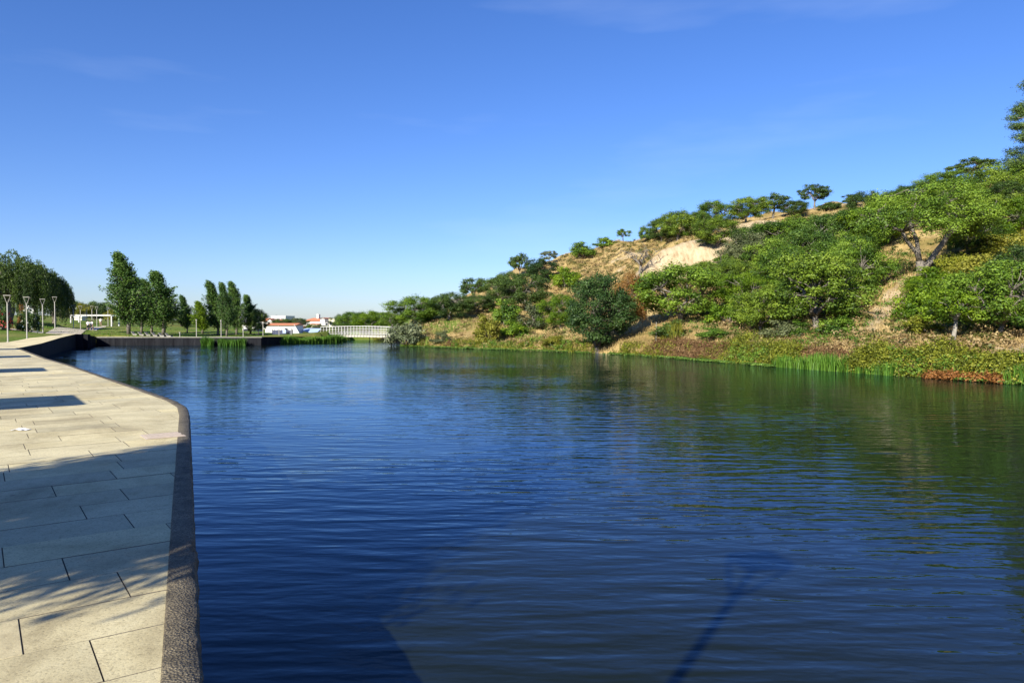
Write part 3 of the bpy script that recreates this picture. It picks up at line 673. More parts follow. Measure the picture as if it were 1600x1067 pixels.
PR = {}
for k in range(5): PR['oak%d' % k] = oak(20+k, H=5, Rr=2.5+.15*(k % 3), th=.13+.02*(k % 3), K=78+4*k, leaves=30000, flat=.85+.05*(k % 2), zlo=-.88, zc=.42, cl=(.17, .27), size=.112)
for k in range(3): PR['open%d' % k] = oak(40+k, H=5, Rr=2.5, th=.34, K=46, leaves=7800, cl=(.17, .27), zlo=-.65, flat=.66, fork=4, thin=.10, zc=.36)
for k in range(3): PR['bush%d' % k] = oak(50+k, H=5, Rr=2.5, th=.12, K=78, leaves=28000, zlo=-.9, lean=.1, r0=.12, size=.112, zc=.42, flat=.88, cl=(.17, .27))
PR['dense'] = oak(61, H=6.5, Rr=2.8, th=.06, K=120, leaves=34000, zlo=-.97, zc=.47, size=.13, cl=(.2, .3), r0=.22)
PR['lone'] = oak(63, H=5, Rr=2.5, th=.30, K=62, leaves=10500, cl=(.17, .26), zlo=-.7, zc=.40, flat=.66, fork=5, lean=.05, r0=.15)
for k in range(4): PR['shrub%d' % k] = shrub(70+k)
for k in range(3): PR['poplar%d' % k] = poplar(80+k)
PR['willow0'] = willow(90); PR['willow1'] = willow(91, H=6.6, Rr=3.0, strands=500)
PR['pine'] = pine(95); PR['bare'] = bare(97); PR['leaning'] = leaning_oak()

rot = random.Random(8)
def plant(kind, px, by, ty, wpx, mat, label, cat='tree', name='oak_tree', group=None, Y=None, bark='bark', rz=None, parts=True, trunk_name='trunk', crown_name='crown', wf_=1.0):
    p = PR[kind]
    if Y is None: g = hit(px, by); 
    else:
        g = AT(px, by, Y); g[2] = h1(g[0], g[1])
    Yd = g[1]; ztop = AT(px, ty, Yd)[2]; Hm = max(.5, ztop-g[2]); Wm = wpx*Yd/FPX
    e = empty(name, (g[0], g[1], g[2]), rot.uniform(0, 6.28) if rz is None else rz, label, cat, group)
    s = Wm/p['w']*wf_; e.scale = (s, s, Hm/p['h'])
    obj(trunk_name, p['trunk'], e, M[bark]); obj(crown_name, p['crown'], e, M[mat]); return e
for p in PR.values():
    p['trunk'].materials.append(M['bark']); p['crown'].materials.append(M['oak'])

GT = 'oaks and other trees on the hillside'
GS = 'shrubs on the hillside'
T = [  # kind, px, base, top, width, leaf, label
('bush2',647,507,463,72,'oak','large rounded oak standing leftmost on the golden bank'),
('bush0',613,516,486,36,'oak','dark tree crown between the white bridge and the large rounded oak'),
('oak3',703,499.5,457,56,'oak_dark','oak with several pale trunks on the bare bank top'),
('open0',742,478,434,46,'oak_dark','open-crowned oak showing sky through it above the bank top'),
('bush1',744,489,459,50,'oak_dark','low bushy oak below the open-crowned oak'),
('shrub2',764,481,457,16,'olive','small olive sapling on the golden slope beside bushy oak'),
('oak2',782,474,429,46,'oak_dark','oak left of the broad drooping oak on lower ridge'),
('bush2',820,486,428,76,'oak_dark','broad drooping oak filling the lower left slope'),
('lone',812,437,396,32,'oak_dark','dark upright oak rising against the sky at left ridge'),
('oak3',846,441,404,46,'dense','very dark round oak just right of the dark upright oak'),
('open1',857,415,392,22,'grey','small grey-green oak behind the very dark round oak'),
('dense',935,556,429,104,'dense','big dark green tree leaning over the water'),
('oak4',985,520,426,48,'rust','rust brown dying tree beside the big dark tree'),
('bare',1000,432,376,58,'olive','half-dead grey oak left of the sandy scarp'),
('open2',974,377,358,22,'oak','tiny isolated oak on the left skyline'),
('bush1',1010,379,353,26,'oak','small dark oak right of the tiny isolated skyline oak'),
('oak0',1034,378,341,40,'oak_dark','shadowy oak at left of the skyline grove above the scarp'),
('oak1',1058,376,330,56,'oak','pale trunked oak in the grove above the scarp'),
('oak2',1118,356,315,64,'oak','tall oak at top of the skyline grove above the scarp'),
('bush2',1120,388,342,66,'oak','dense oak overhanging the right end of the sandy scarp'),
('bush0',1090,368,330,40,'oak','middle oak of the skyline grove above the scarp'),
('oak3',1167,347,308,54,'oak','flat-topped skyline oak with two visible trunks'),
('open0',1208,341,304,44,'oak_dark','see-through skyline oak with crooked pale limbs'),
('oak4',1240,341,314,42,'oak_dark','low skyline oak right of the see-through oak'),
('lone',1273,328,288,44,'oak_dark','lone upright oak standing clear on the skyline'),
('open1',1332,326,304,26,'oak_dark','small skyline oak above the bare brown crest'),
('leaning',1440,428,286,205,'oak','twin-trunked oak with a long trunk leaning right'),
('oak0',1066,503,414,126,'oak','broad oak with dark crooked trunk below the sandy scarp'),
('open2',1128,452,398,56,'oak','thin-leaved oak at the right foot of the sandy scarp'),
('oak2',1165,488,426,82,'oak_bright','bright green oak right of the broad crooked oak'),
('bush1',1190,520,446,84,'oak','low spreading oak above the yellow-green bank weeds'),
('oak3',1176,436,364,88,'olive','olive green oak above the bright green oak'),
('oak4',1228,402,342,96,'oak','oak with pale inner branches below the see-through skyline oak'),
('oak1',1300,402,334,92,'oak','oak with bare white limbs at mid slope'),
('bush2',1232,468,384,96,'oak','dense oak in the middle of the green slope'),
('oak0',1278,512,396,140,'oak','largest dense oak with leaning pale trunk above dry grass'),
('oak2',1335,470,376,92,'oak','oak between the largest dense oak and the twin-trunked oak'),
('oak3',1360,392,318,84,'oak_bright','light green oak left behind the twin-trunked oak'),
('bush0',1352,338,299,54,'oak_dark','dark oak on the skyline left of the rising green ridge'),
('oak4',1386,334,300,50,'oak','second skyline oak right of the dark ridge oak'),
('oak1',1424,322,290,60,'oak','third skyline oak behind the twin-trunked oak'),
('oak2',1472,312,268,66,'oak','broad skyline oak right of the twin-trunked oak'),
('open1',1522,290,249,58,'oak_dark','dark tufted oak highest on the ridge before the pine'),
('oak3',1492,352,280,92,'oak','mid slope oak below the broad skyline oak'),
('bush1',1552,326,262,88,'oak','dense ridge oak left of the tall pine'),
('oak4',1594,308,252,78,'oak','ridge oak under the tall pine'),
('oak0',1556,372,306,98,'oak','oak with a twisted limb below the ridge oaks at right'),
('oak2',1512,398,332,80,'oak','oak at right end of the leaning trunk'),
('bush2',1602,378,308,84,'oak_bright','light oak at the right picture edge above yellow scrub'),
('open1',1490,534,452,84,'oak_bright','small tree with pale slanting trunk above dry bank'),
('bush0',1210,440,372,84,'oak','dense oak between the olive oak and the slope middle'),
('bush2',1262,428,358,84,'oak','oak crown just left of the bare white limbs'),
('bush1',1318,440,362,84,'oak','oak crown just right below the bare white limbs'),
('oak4',1146,462,404,64,'oak','oak behind the bright green oak at scarp foot'),
('oak0',1185,402,352,64,'oak_dark','shaded oak just right of the upper sandy patch'),
('bush1',1255,372,336,66,'oak','low oak under the crest left of bare brown earth'),
('bush2',1322,366,328,62,'oak','low oak under the bare brown crest'),
('oak3',1395,372,310,70,'oak_bright','light green oak at left shoulder of twin-trunked oak'),
('bush0',1452,346,296,76,'oak','oak crown behind the middle of twin-trunked oak'),
('bush1',1535,348,290,70,'oak','oak left of the twisted limb on upper right slope'),
('bush2',1575,338,284,66,'oak_dark','shaded oak above the twisted limb'),
('oak2',1240,498,432,74,'oak','oak squeezed left of the largest dense oak'),
('bush0',1330,432,384,64,'oak_dark','shaded oak in the gap behind the largest dense oak'),
('oak1',1098,448,410,50,'oak','rear oak right of the broad crooked oak'),
('bush1',690,488,462,36,'oak_dark','shaded oak behind the pale multi-trunked oak'),
('bush2',668,502,474,40,'oak_dark','dark low oak between the first two bank oaks'),
('bush0',795,462,424,50,'oak_dark','rear oak on the lower ridge above the drooping oak'),
]
for i_, (kind, px, by, ty, w, mat, label) in enumerate(T):
    if mat == 'oak' and kind != 'leaning': mat = ('oak', 'oak_warm', 'oak_deep')[(i_*7+i_//3) % 3]
    bk = {'rust': 'bark_pale', 'dense': 'bark_dark'}.get(mat, 'bark')
    plant(kind, px, by, ty, w, mat, label, 'tree', {'rust': 'dying_tree', 'dense': 'dark_tree'}.get(mat, 'oak_tree'), GT, bark='bark_pale' if 'white' in label or 'slanting' in label or 'pale trunks' in label else bk, rz=0 if kind == 'leaning' else None, wf_=1.0 if kind in ('leaning', 'dense', 'lone') else 1.08)
plant('pine', 1618, 300, 126, 92, 'pine', 'tall layered pine cut by the right picture edge', 'tree', 'pine_tree', bark='bark')
S = [
('shrub0',637,541,503,54,'grey','rounded grey-green bush at the water beside the white bridge'),
('shrub1',788,507,468,38,'oak','dark green shrub below the broad drooping oak'),
('shrub2',803,527,502,40,'oak_bright','bright green shrub below the dark green shrub near shore'),
('shrub3',834,514,475,40,'olive','olive shrub left of the round fresh green bush'),
('bush2',874,515,460,50,'oak_bright','round fresh green bush left of the big dark tree'),
('shrub1',882,448,418,38,'oak_bright','round bright bush high on the bare left slope'),
('shrub2',910,402,379,34,'oak','green shrub on the left skyline above bare slope'),
('shrub3',944,386,370,30,'oak','wide low shrub on skyline left of the tiny oak'),
('shrub0',1298,329,316,32,'oak_dark','low dark shrub on skyline right of the lone oak'),
('shrub1',761,536,492,38,'yellow','yellow-green sapling with thin trunk near the left shore'),
('shrub2',1115,530,512,40,'herb','small green shrub on the bank below broad crooked oak'),
('shrub3',1052,527,500,56,'oak_dark','dark ivy-like shrub below the trunk of the broad oak'),
('shrub0',1440,500,448,60,'oak_bright','bright shrub right of the dry gully, left of pale slanting trunk'),
('bush1',1468,488,428,80,'oak_bright','broad bright shrub under the twin-trunked oak'),
('shrub2',1520,448,398,60,'yellow','yellowish shrub right of the twin-trunked oak'),
('bush2',1562,524,408,128,'oak','largest dark green thicket above the right bank'),
('bush0',1604,478,380,90,'oak_dark','deep green thicket at the right picture edge'),
('shrub2',1440,520,492,46,'weed','low yellowish shrub left of the pale slanting trunk'),
('shrub3',1585,404,360,60,'yellow','ochre scrub bush near the right edge below ridge oaks'),
('shrub0',1140,508,470,60,'oak_bright','fresh bush at left foot of the green slope'),
('shrub2',866,542,524,30,'yellow','yellow weed bush near shore left of the big dark tree'),
('shrub3',690,536,516,26,'olive','brownish green shrub on the golden bank near shore'),
('shrub1',1545,462,418,60,'oak','mid green shrub beside the rocky outcrop at right'),
('shrub3',1250,526,500,40,'herb','small green shrub under the largest dense oak'),
('shrub0',1310,522,494,50,'oak','dark shrub right of the leaning pale trunk'),
('shrub1',1500,500,440,70,'oak_bright','fresh green shrub above the pale slanting trunk'),
('shrub2',1530,490,436,60,'oak','green shrub left of the largest thicket'),
('shrub1',1450,456,418,60,'oak_bright','bright shrub directly below the twin trunks'),
('shrub2',1225,530,500,50,'olive','olive shrub left of the largest dense oak foot'),
('shrub0',1495,440,396,64,'weed','yellow-green scrub bush right of twin trunks'),
('shrub3',1548,400,362,66,'weed','yellowish scrub bush below the twisted limb'),
]
for kind, px, by, ty, w, mat, label in S: plant(kind, px, by, ty, w, mat, label, 'shrub', 'shrub', GS, trunk_name='stem', crown_name='foliage', wf_=1.15)
# hillside trees beyond the right edge, seen in the water's mirror
for i, (x, y, hgt, wd) in enumerate(((40,30,5.5,6),(46,22,6,6.5),(38,18,5,5.5),(52,32,6,6.5),(60,26,6,7),(48,12,6,6.5),(56,16,6.5,7),(66,36,6,7),(70,22,6,7),(40,8,5.5,6),(62,8,6,7),(78,30,6,7))):
    p = PR[('oak%d' % (i % 5))]; e = empty('oak_tree', (x, y, h1(x, y)), i*1.3, 'hillside oak standing beyond the right picture edge', 'tree', 'oaks beyond the right edge'); e.scale = (wd/p['w'],)*2+(hgt/p['h'],)
    obj('trunk', p['trunk'], e, M['bark']); obj('crown', p['crown'], e, M['oak'])

# ------------------------------------------------------------------ trees on the park bank
GP = 'poplars on the far lawn'
for kind, px, by, ty, w, mat, label, Y in (
('poplar0',204,519,396,56,'poplar','tallest poplar with crown swept to the left',94),
('poplar1',222,516,434,30,'poplar','slim poplar tucked behind the tallest poplar',104),
('poplar2',236,516,437,34,'poplar','poplar between the tallest and the second tallest poplar',108),
('poplar1',257,519,424,54,'poplar','second tallest bushy poplar right of the tallest',95),
('poplar2',292,516,462,21,'poplar','short narrow dark poplar standing alone on the lawn',112),
('poplar0',318,516,471,30,'oak_bright','light green young poplar left of the row of three',108),
('poplar2',340,517,440,32,'poplar','left poplar of the close row of three',103),
('poplar1',355,519,442,28,'poplar','middle poplar of the close row of three',98),
('poplar0',371,517,441,31,'poplar','right poplar of the close row of three',103),
('poplar1',392,516,461,28,'poplar','smaller poplar right of the close row of three',106)):
    plant(kind, px, by, ty, w, mat, label, 'tree', 'poplar_tree', GP, Y=Y, rz=rot.uniform(-.35, .35))
plant('oak1',404,518,483,30,'oak_dark','small dark round tree left of the white houses','tree','lawn_tree',Y=104)
plant('willow0',14,516,397,165,'willow','large weeping willow at the left picture edge','tree','willow_tree',Y=100)
plant('willow1',84,514,428,58,'willow','smaller shaded weeping willow right of the large willow','tree','willow_tree',Y=124)
plant('willow0',54,515,413,105,'willow','weeping willow between the large and the smaller willow','tree','willow_tree',Y=120)
o = plant('shrub0',45,518,484,30,'oak_dark','oleander bush with white blossoms beneath the willow','shrub','oleander_bush',Y=80,trunk_name='stem',crown_name='foliage')
def blossoms(parent, n, mat, seed, r=(1.2, 1.2, 1.7)):
    rng = np.random.RandomState(seed); d = unit(rng.normal(size=(n, 3))); d[:, 2] = np.abs(d[:, 2]); P = d*np.array(r)
    P2 = np.repeat(P, 5, 0)+rng.normal(size=(n*5, 3))*.06; V = leaf_quads(P2, rng.normal(size=P2.shape)+np.repeat(d, 5, 0), .12, rng, .9)
    obj('blossom', quads_mesh('blossom', V, rng.rand(len(P2))), parent, M[mat])
blossoms(o, 40, 'petal_white', 4)
o = plant('shrub1',4,519,480,24,'oak_dark','oleander bush with red blossoms at the left edge','shrub','oleander_bush',Y=78,trunk_name='stem',crown_name='foliage'); blossoms(o, 70, 'petal_red', 6)
plant('shrub2',36,517,476,12,'rust','small brownish bush between the two oleanders','shrub','shrub',Y=84,trunk_name='stem',crown_name='foliage')
GB = 'background trees behind the park'
for i, (px, by, ty, w, mat, label, Y) in enumerate((
(114,506,470,30,'oak_dark','dark background tree right of the willows behind the lamps',185),
(130,506,474,26,'yellow','yellowish background tree behind the pergola left end',180),
(148,506,471,30,'oak_dark','background tree above the pergola middle',195),
(165,506,472,28,'oak_dark','background tree above the pergola right post',190),
(176,510,484,20,'yellow','low yellowish tree left of the tallest poplar',160),
(98,506,484,24,'olive','olive bush behind the smaller willow',170),
(282,514,484,26,'oak_dark','background tree between the bushy poplar and short dark poplar',170),
(306,514,492,24,'oak_dark','low background tree right of the short dark poplar',175),
(330,514,497,26,'olive','low background tree behind the young light poplar',180),
(270,514,490,24,'olive','olive background tree behind the second tallest poplar',178),
(444,514,498,24,'oak_dark','dark tree behind the white house with long roof',160),
(458,513,497,24,'olive','olive tree right of the dark tree behind the houses',165),
(468,512,497,20,'oak_dark','small dark tree left of the hip-roofed house',190),
(490,520,507,22,'oak','low green tree in front of the hip-roofed house',128),
(502,520,508,20,'olive','low olive tree left of the bridge end',126),
(534,522,491,26,'oak_dark','dark tree right of the cream house behind bridge',150),
(553,524,487,40,'oak','round tree behind the left half of bridge',140),
(578,524,486,42,'oak_bright','bright tree behind the middle of bridge',132),
(598,524,488,30,'oak_bright','light feathery tree behind the right half of bridge',138),
(612,524,490,30,'oak','tree behind the right end of bridge',128),
(545,531,521,18,'olive','dark bush under the left half of bridge',116.5),
(566,532,521,22,'weed','yellow-green bush under the middle of bridge',116),
(600,533,520,26,'yellow','golden bush under the right half of bridge',116),
(618,533,518,18,'olive','bush under the right end of bridge',110))):
    plant(('bush%d' % (i % 3)) if i % 2 else ('oak%d' % (i % 5)), px, by, ty, w, mat, label, 'tree' if w > 22 else 'bush', 'background_tree', GB, Y=Y, wf_=1.3)
# tree beside the camera whose shade crosses the paving (outside the frame)
p = PR['dense']; e = empty('oak_tree', (-7.25, .72, .95), .6, 'tree left of the viewpoint shading the near paving', 'tree'); e.scale = (4.3/p['w'], 4.3/p['w'], 8.2/p['h'])
obj('trunk', p['trunk'], e, M['bark']); obj('crown', p['crown'], e, M['oak'])

e = empty('oak_tree', (-8.9, -2.1, .95), 2.1, 'added unseen tree thickening the shadow of the first shade tree', 'tree'); e.scale = (3.7/p['w'], 3.7/p['w'], 8.6/p['h'])  # unseen extra tree, added so the shade on the paving is more solid
obj('trunk', p['trunk'], e, M['bark']); obj('crown', p['crown'], e, M['oak'])

# ------------------------------------------------------------------ lamps
def lamp(loc, label, H=4.0, group='funnel lamps along the promenade', rz=.55):
    e = empty('street_lamp', loc, rz, label, 'lamp', group)
    MB().tube([(0,0,-.1),(0,0,.05),(0,0,.06),(0,0,H-.62)], [.11,.11,.055,.045], 10).build('pole', M['lamp_metal'], e, True)
    MB().tube([(0,0,H-.66),(0,0,H-.58)], .07, 10).build('collar', M['lamp_metal'], e)
    s = .24
    for sx, sy in ((-1,-1),(1,-1),(1,1),(-1,1)): MB().bar((sx*.06,sy*.06,H-.6),(sx*s,sy*s,H-.05),.034).build('arm', M['lamp_metal'], e)
    t = MB()
    for a, c in (((-s,-s),(s,-s)),((s,-s),(s,s)),((s,s),(-s,s)),((-s,s),(-s,-s))): t.bar((*a,H-.03),(*c,H-.03),.06,.07)
    t.build('head_frame', M['lamp_metal'], e); MB().box(-s+.03,s-.03,-s+.03,s-.03,H-.035,H-.02).build('reflector', M['lamp_metal'], e)
    return e
for px, Y, h, lab in ((12,62.4,1.0,'funnel-topped lamp nearest the left picture edge'),(42,70,1.12,'second funnel-topped lamp beside the white oleander'),(67,82.5,None,'third funnel-topped lamp in front of the willow'),(86,92,None,'fourth funnel-topped lamp half in willow shade'),
    (115,110,None,'fifth lamp, first one right of the willows'),(126,117,None,'sixth lamp left of the two walkers'),(136,128,None,'seventh lamp right behind the white-shirted walkers'),(144,136,None,'eighth lamp in front of the pergola beam'),(151.5,144,None,'ninth lamp before the pergola middle'),(169,150,None,'tenth lamp beside the pergola right post')):
    x = (px-800)/FPX*Y; lamp((x, Y, h1(x, Y) if h is None else h-.03), lab)
lamp((-1.86,-.1,1.0), 'lamp beside the viewpoint casting its shadow on the water', rz=.2)
def post(px, Y, top, label):
    x = (px-800)/FPX*Y; z = h1(x, Y); t = AT(px, top, Y)[2]
    e = empty('lamp_post', (x, Y, z), 0, label, 'lamp', 'slim posts along the far wall')
    MB().tube([(0,0,-.1),(0,0,t-z-.12)], [.05,.045], 8).build('pole', M['lamp_metal'], e); MB().tube([(0,0,t-z-.14),(0,0,t-z-.12),(0,0,t-z)], [.05,.10,.10], 8).build('lamp_head', M['lamp_metal'], e)
for px, top, lab in ((281,519,'short bollard on the far wall below the bushy poplar'),(307,499,'slim pale post left of the young light poplar'),(345.5,500,'slim pale post before the row of three poplars'),(380,508,'lower slim post under the smaller poplar'),(411,504,'slim pale post at the left end of white house'),(436,509,'slim pale post before the middle of white house'),(455,513,'low slim post at the right end of white house')): post(px, 88.2 if px < 408 else 99.5, top, lab)

# ------------------------------------------------------------------ pergola
g = AT(121, 510.5, 152); x0 = g[0]; x1 = AT(177, 510.5, 150)[0]; zb = h1((x0+x1)/2, 151)
pe = empty('pergola', ((x0+x1)/2, 151, zb), 0, 'white flat pergola frame at the end of the path', 'pergola'); hw = (x1-x0)/2
zt = AT(150, 491.3, 151)[2]-zb
for sx in (-1, 1):
    for y in (-1.4, 1.4): MB().box(sx*hw-.22 if sx > 0 else -hw, hw if sx > 0 else -hw+.22, y-.11, y+.11, -.5, zt-.34).build('post', M['bridge_paint'], pe)
for y in (-1.4, 1.4): MB().box(-hw, hw, y-.12, y+.12, zt-.338, zt-.06).build('beam', M['bridge_paint'], pe)
for k in range(9): MB().box(-hw+.1+k*(2*hw-.3)/8, -hw+.2+k*(2*hw-.3)/8, -1.22, 1.22, zt-.2, zt-.04).build('rafter', M['white_paint'], pe)
g = AT(126, 508, 165); z = h1(g[0], 165); e = empty('kiosk', (g[0], 165, z), 0, 'small cream kiosk behind the left pergola end', 'kiosk')
MB().box(-.9,.7,-.8,.8,-.5,AT(126,496,165)[2]-z).build('wall', M['cream_paint'], e); MB().box(-1.1,.9,-1,1,AT(126,496,165)[2]-z+.003,AT(126,494.5,165)[2]-z).build('roof', M['white_paint'], e)

# ------------------------------------------------------------------ loungers on the far lawn
prof = [(-.75,0),(-.75,.28),(-.15,.22),(.28,.30),(.78,.72),(.82,.66),(.34,.20),(.30,0)]
pf = MB(); n_ = len(prof); pf.add([(x, -.3, z) for x, z in prof]+[(x, .3, z) for x, z in prof], [tuple(range(n_)), tuple(range(2*n_-1, n_-1, -1))]+[(i, n_+i, n_+(i+1) % n_, (i+1) % n_) for i in range(n_)]); lm = pf.mesh('lounger')
words = ('leftmost', 'second', 'third', 'fourth', 'fifth', 'rightmost')
for k in range(6):
    px = 211+k*10.6; Y = 91.5; x = (px-800)/FPX*Y; o = obj('lounger', lm, None, M['lounger']); o.location = (x, Y, h1(x, Y)-.01); o.rotation_euler = (0, 0, math.pi-.25); o.scale = (.55,.7,.7)
    tag(o, words[k]+' concrete lounger in the row of six below the poplars', 'lounger', 'concrete loungers on the far lawn')

# ------------------------------------------------------------------ canopies left of the frame, known by their shadows on the paving
def canopy(k):
    s = np.array((-9.8, 16.5))+np.array((-7.12, 10.15))*k; hgt = 2.4; back = hgt/math.tan(SUN_EL)
    c = s-np.array((SUN_H.x, SUN_H.y))*back; a = math.atan2(UD[1], UD[0])
    e = empty('shade_canopy', (c[0], c[1], 1.0), a, ('nearest','second','third','fourth')[k]+' flat canopy left of the frame shading the paving', 'canopy', 'flat canopies along the promenade')
    MB().box(-3.2,0,-2.4,0,hgt-.12,hgt).build('roof', M['concrete'], e)
    for x in (-2.9,-1.9): MB().box(x-.08,x+.08,-1.08,-.92,0,hgt-.123).build('post', M['concrete'], e)
for k in range(4): canopy(k)

# ------------------------------------------------------------------ bridge
bl = AT(507, 524, 104.5); br = AT(616, 524, 103.5); n_ = 23; Lb = br[0]-bl[0]
bg_ = empty('footbridge', (bl[0], 104, 0), math.atan2(br[1]-bl[1], Lb), 'white footbridge with lattice railing across the river', 'bridge')
def dz(t): return .86+.12*math.sin(math.pi*t)
b = MB()
for k in range(24):
    a, c = k/24, (k+1)/24; b.add([(a*Lb,-1.1,dz(a)-.3),(c*Lb,-1.1,dz(c)-.3),(c*Lb,1.1,dz(c)-.3),(a*Lb,1.1,dz(a)-.3),(a*Lb,-1.1,dz(a)),(c*Lb,-1.1,dz(c)),(c*Lb,1.1,dz(c)),(a*Lb,1.1,dz(a))], [(0,3,2,1),(4,5,6,7),(0,1,5,4),(3,7,6,2)])
b.build('deck', M['concrete'], bg_)
for y in (-1.16, 1.16):
    for k in range(n_+1):
        t = k/n_; MB().box(t*Lb-.022,t*Lb+.022,y-.03,y+.03,dz(t)-.25,dz(t)+1.16).build('post', M['bridge_paint'], bg_)
    for h, w in ((1.2,.075),(.82,.03),(.50,.03),(.20,.05)):
        r_ = MB()
        for k in range(n_): a, c = k/n_, (k+1)/n_; r_.bar((a*Lb,y,dz(a)+h+(.05*math.sin(t*9) if h > 1 else 0)),(c*Lb,y,dz(c)+h),w)
        r_.build('rail', M['bridge_paint'], bg_)
    lt = MB()
    for k in range(n_): a, c = k/n_, (k+1)/n_; lt.bar((a*Lb,y,dz(a)+.20),(c*Lb,y,dz(c)+.50),.018)
    lt.build('lattice', M['bridge_paint'], bg_)
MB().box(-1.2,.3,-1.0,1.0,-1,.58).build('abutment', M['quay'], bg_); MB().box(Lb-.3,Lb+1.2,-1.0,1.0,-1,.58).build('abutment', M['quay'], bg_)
b = MB(); b.add([(-7,-1.1,.75),(-.3,-1.1,.92),(-.3,1.1,.92),(-7,1.1,.75),(-7,-1.1,.2),(-.3,-1.1,.4),(-.3,1.1,.4),(-7,1.1,.2)], [(0,1,2,3),(0,4,5,1),(3,2,6,7),(0,3,7,4)]); b.build('approach_ramp', M['concrete'], bg_)

# ------------------------------------------------------------------ houses
def house(name, label, px0, px1, Y, base, eave, ridge, depth, roof='gable', wins=(), wall='white_paint', cat='house', chim=None):
    a = AT(px0, base, Y); c = AT(px1, base, Y); xm = (a[0]+c[0])/2; hw = (c[0]-a[0])/2; zb = min(a[2], h1(xm, Y))-.2
    ze = AT(px0, eave, Y)[2]-zb; zr = AT(px0, ridge, Y)[2]-zb
    e = empty(name, (xm, Y, zb), 0, label, cat, 'white houses beyond the park')
    MB().box(-hw,hw,0,depth,-.5,ze).build('wall', M[wall], e)
    ov = .25; b = MB()
    if roof == 'gable':
        b.add([(-hw-ov,-ov,ze+.004),(hw+ov,-ov,ze+.004),(hw+ov,depth/2,zr),(-hw-ov,depth/2,zr),(-hw-ov,depth+ov,ze+.004),(hw+ov,depth+ov,ze+.004)], [(0,1,2,3),(3,2,5,4),(0,3,4),(1,5,2),(0,4,5,1)])
        r_ = b.build('roof', M['roof_tile'], e)
    elif roof == 'side':
        b.add([(-hw-ov,-ov,ze+.004),(hw+ov,-ov,ze+.004),(0,-ov,zr),(-hw-ov,depth+ov,ze+.004),(hw+ov,depth+ov,ze+.004),(0,depth+ov,zr)], [(0,2,5,3),(2,1,4,5),(3,4,1,0)])
        r_ = b.build('roof', M['roof_tile'], e); MB().add([(-hw,-.02,ze+.01),(hw,-.02,ze+.01),(0,-.02,zr-.15)], [(0,1,2)]).build('gable', M[wall], e)
    elif roof == 'hip':
        b.add([(-hw-ov,-ov,ze+.004),(hw+ov,-ov,ze+.004),(hw+ov,depth+ov,ze+.004),(-hw-ov,depth+ov,ze+.004),(-hw*.35,depth/2,zr),(hw*.35,depth/2,zr)], [(0,1,5,4),(1,2,5),(2,3,4,5),(3,0,4),(0,3,2,1)])
        r_ = b.build('roof', M['roof_tile'], e)
    else:
        b.box(-hw-.1,hw+.1,-.1,depth+.1,ze+.004,ze+.25); r_ = b.build('roof', M[wall], e)
    for (t, z0, z1, w) in wins:
        x = -hw+2*hw*t; q = MB().box(x-w/2-.08,x+w/2+.08,-.05,.02,ze*z0-.08,ze*z1+.08).build('window', M['white_paint'], e); MB().box(x-w/2,x+w/2,-.07,-.052,ze*z0,ze*z1).build('pane', M['glass_dark'], q)
    if chim is not None: MB().box(-hw+2*hw*chim-.3,-hw+2*hw*chim+.3,depth*.4,depth*.6,ze,zr+1.0).build('chimney', M[wall], r_)
    return e
e = house('house','long white house with thin red tile roof beside the lawn',414.5,460,118,524,508.5,504.8,5,'gable',[(.72,.45,.75,.5)])
MB().add([(2.3,-.05,-.3),(3.6,-.05,-.3),(2.3,-.05,2.0),(2.3,.2,-.3),(3.6,.2,-.3),(2.3,.2,2.0)],[(0,1,2),(5,4,3),(1,4,5,2)]).build('buttress', M['white_paint'], e)
house('house','white gabled house behind the long low house',416,427,165,516,503,498,8,'side',[(.3,.55,.8,.6),(.7,.55,.8,.6)])
house('house','red roofed house wing right of the white gable',427,437,168,516,504.5,499.5,7,'gable')
house('house','red roofed house behind the small dark tree',407,417,172,516,502,497,8,'gable',[(.5,.5,.8,.7)])
house('house','plain white flat-roofed block high behind the red roofs',424,446,235,510,494.5,494,10,'flat',[(.2,.5,.8,1),(.5,.5,.8,1),(.8,.5,.8,1)],chim=None)
house('house','white house with large red hip roof left of the bridge',472,501,200,512,502,496.5,10,'hip',[(.35,.45,.7,.9),(.6,.45,.7,.9)],chim=.62)
house('house','tall white gable beside the red hip roof',500.5,507.5,199,512,498,496,9,'side')
house('house','cream house with yellow sloping parapet left of the bridge trees',514,526,190,512,500,497,8,'flat',[(.3,.4,.75,.8),(.75,.4,.75,.8)],'cream_paint')
house('house','dark grey recessed house between white gable and cream house',507.6,513.5,196,512,501,500,8,'flat',[(.5,.4,.7,.6)],'grey_dark')
house('house','low white shed with dark window strip left of the lawn houses',381,398,150,519,511,509.5,5,'flat',[(.25,.35,.7,1.4),(.7,.35,.7,1.4)])
house('house','small white annex right of the long low house',461,468,150,519,511.5,509,5,'gable',[(.5,.4,.7,.5)])
house('shelter','small tan-roofed shelter in front of the hip-roofed house',485,496,150,520,507,505.5,3,'gable',(),'cream_paint','shelter')
g = AT(441, 526, 104); fe = empty('fence', (AT(425,526,104)[0], 104, h1(AT(425,526,104)[0], 104)), 0, 'dark navy board fence below the long white house', 'fence')
wf = AT(457,526,104)[0]-AT(425,526,104)[0]
for k in range(12): MB().box(k*wf/12+.01,(k+1)*wf/12-.01,0,.05,-.2,.62+.06*(k % 2)).build('board', M['navy'], fe)
for k in range(4): MB().box(k*wf/3.05,k*wf/3.05+.08,.055,.14,-.3,.75).build('post', M['grey_dark'], fe)
x = AT(444.5,524,103.5)[0]; e = empty('sign_board', (x,103.4,h1(x,103.4)),0,'pale blue panel standing before the navy fence','sign')
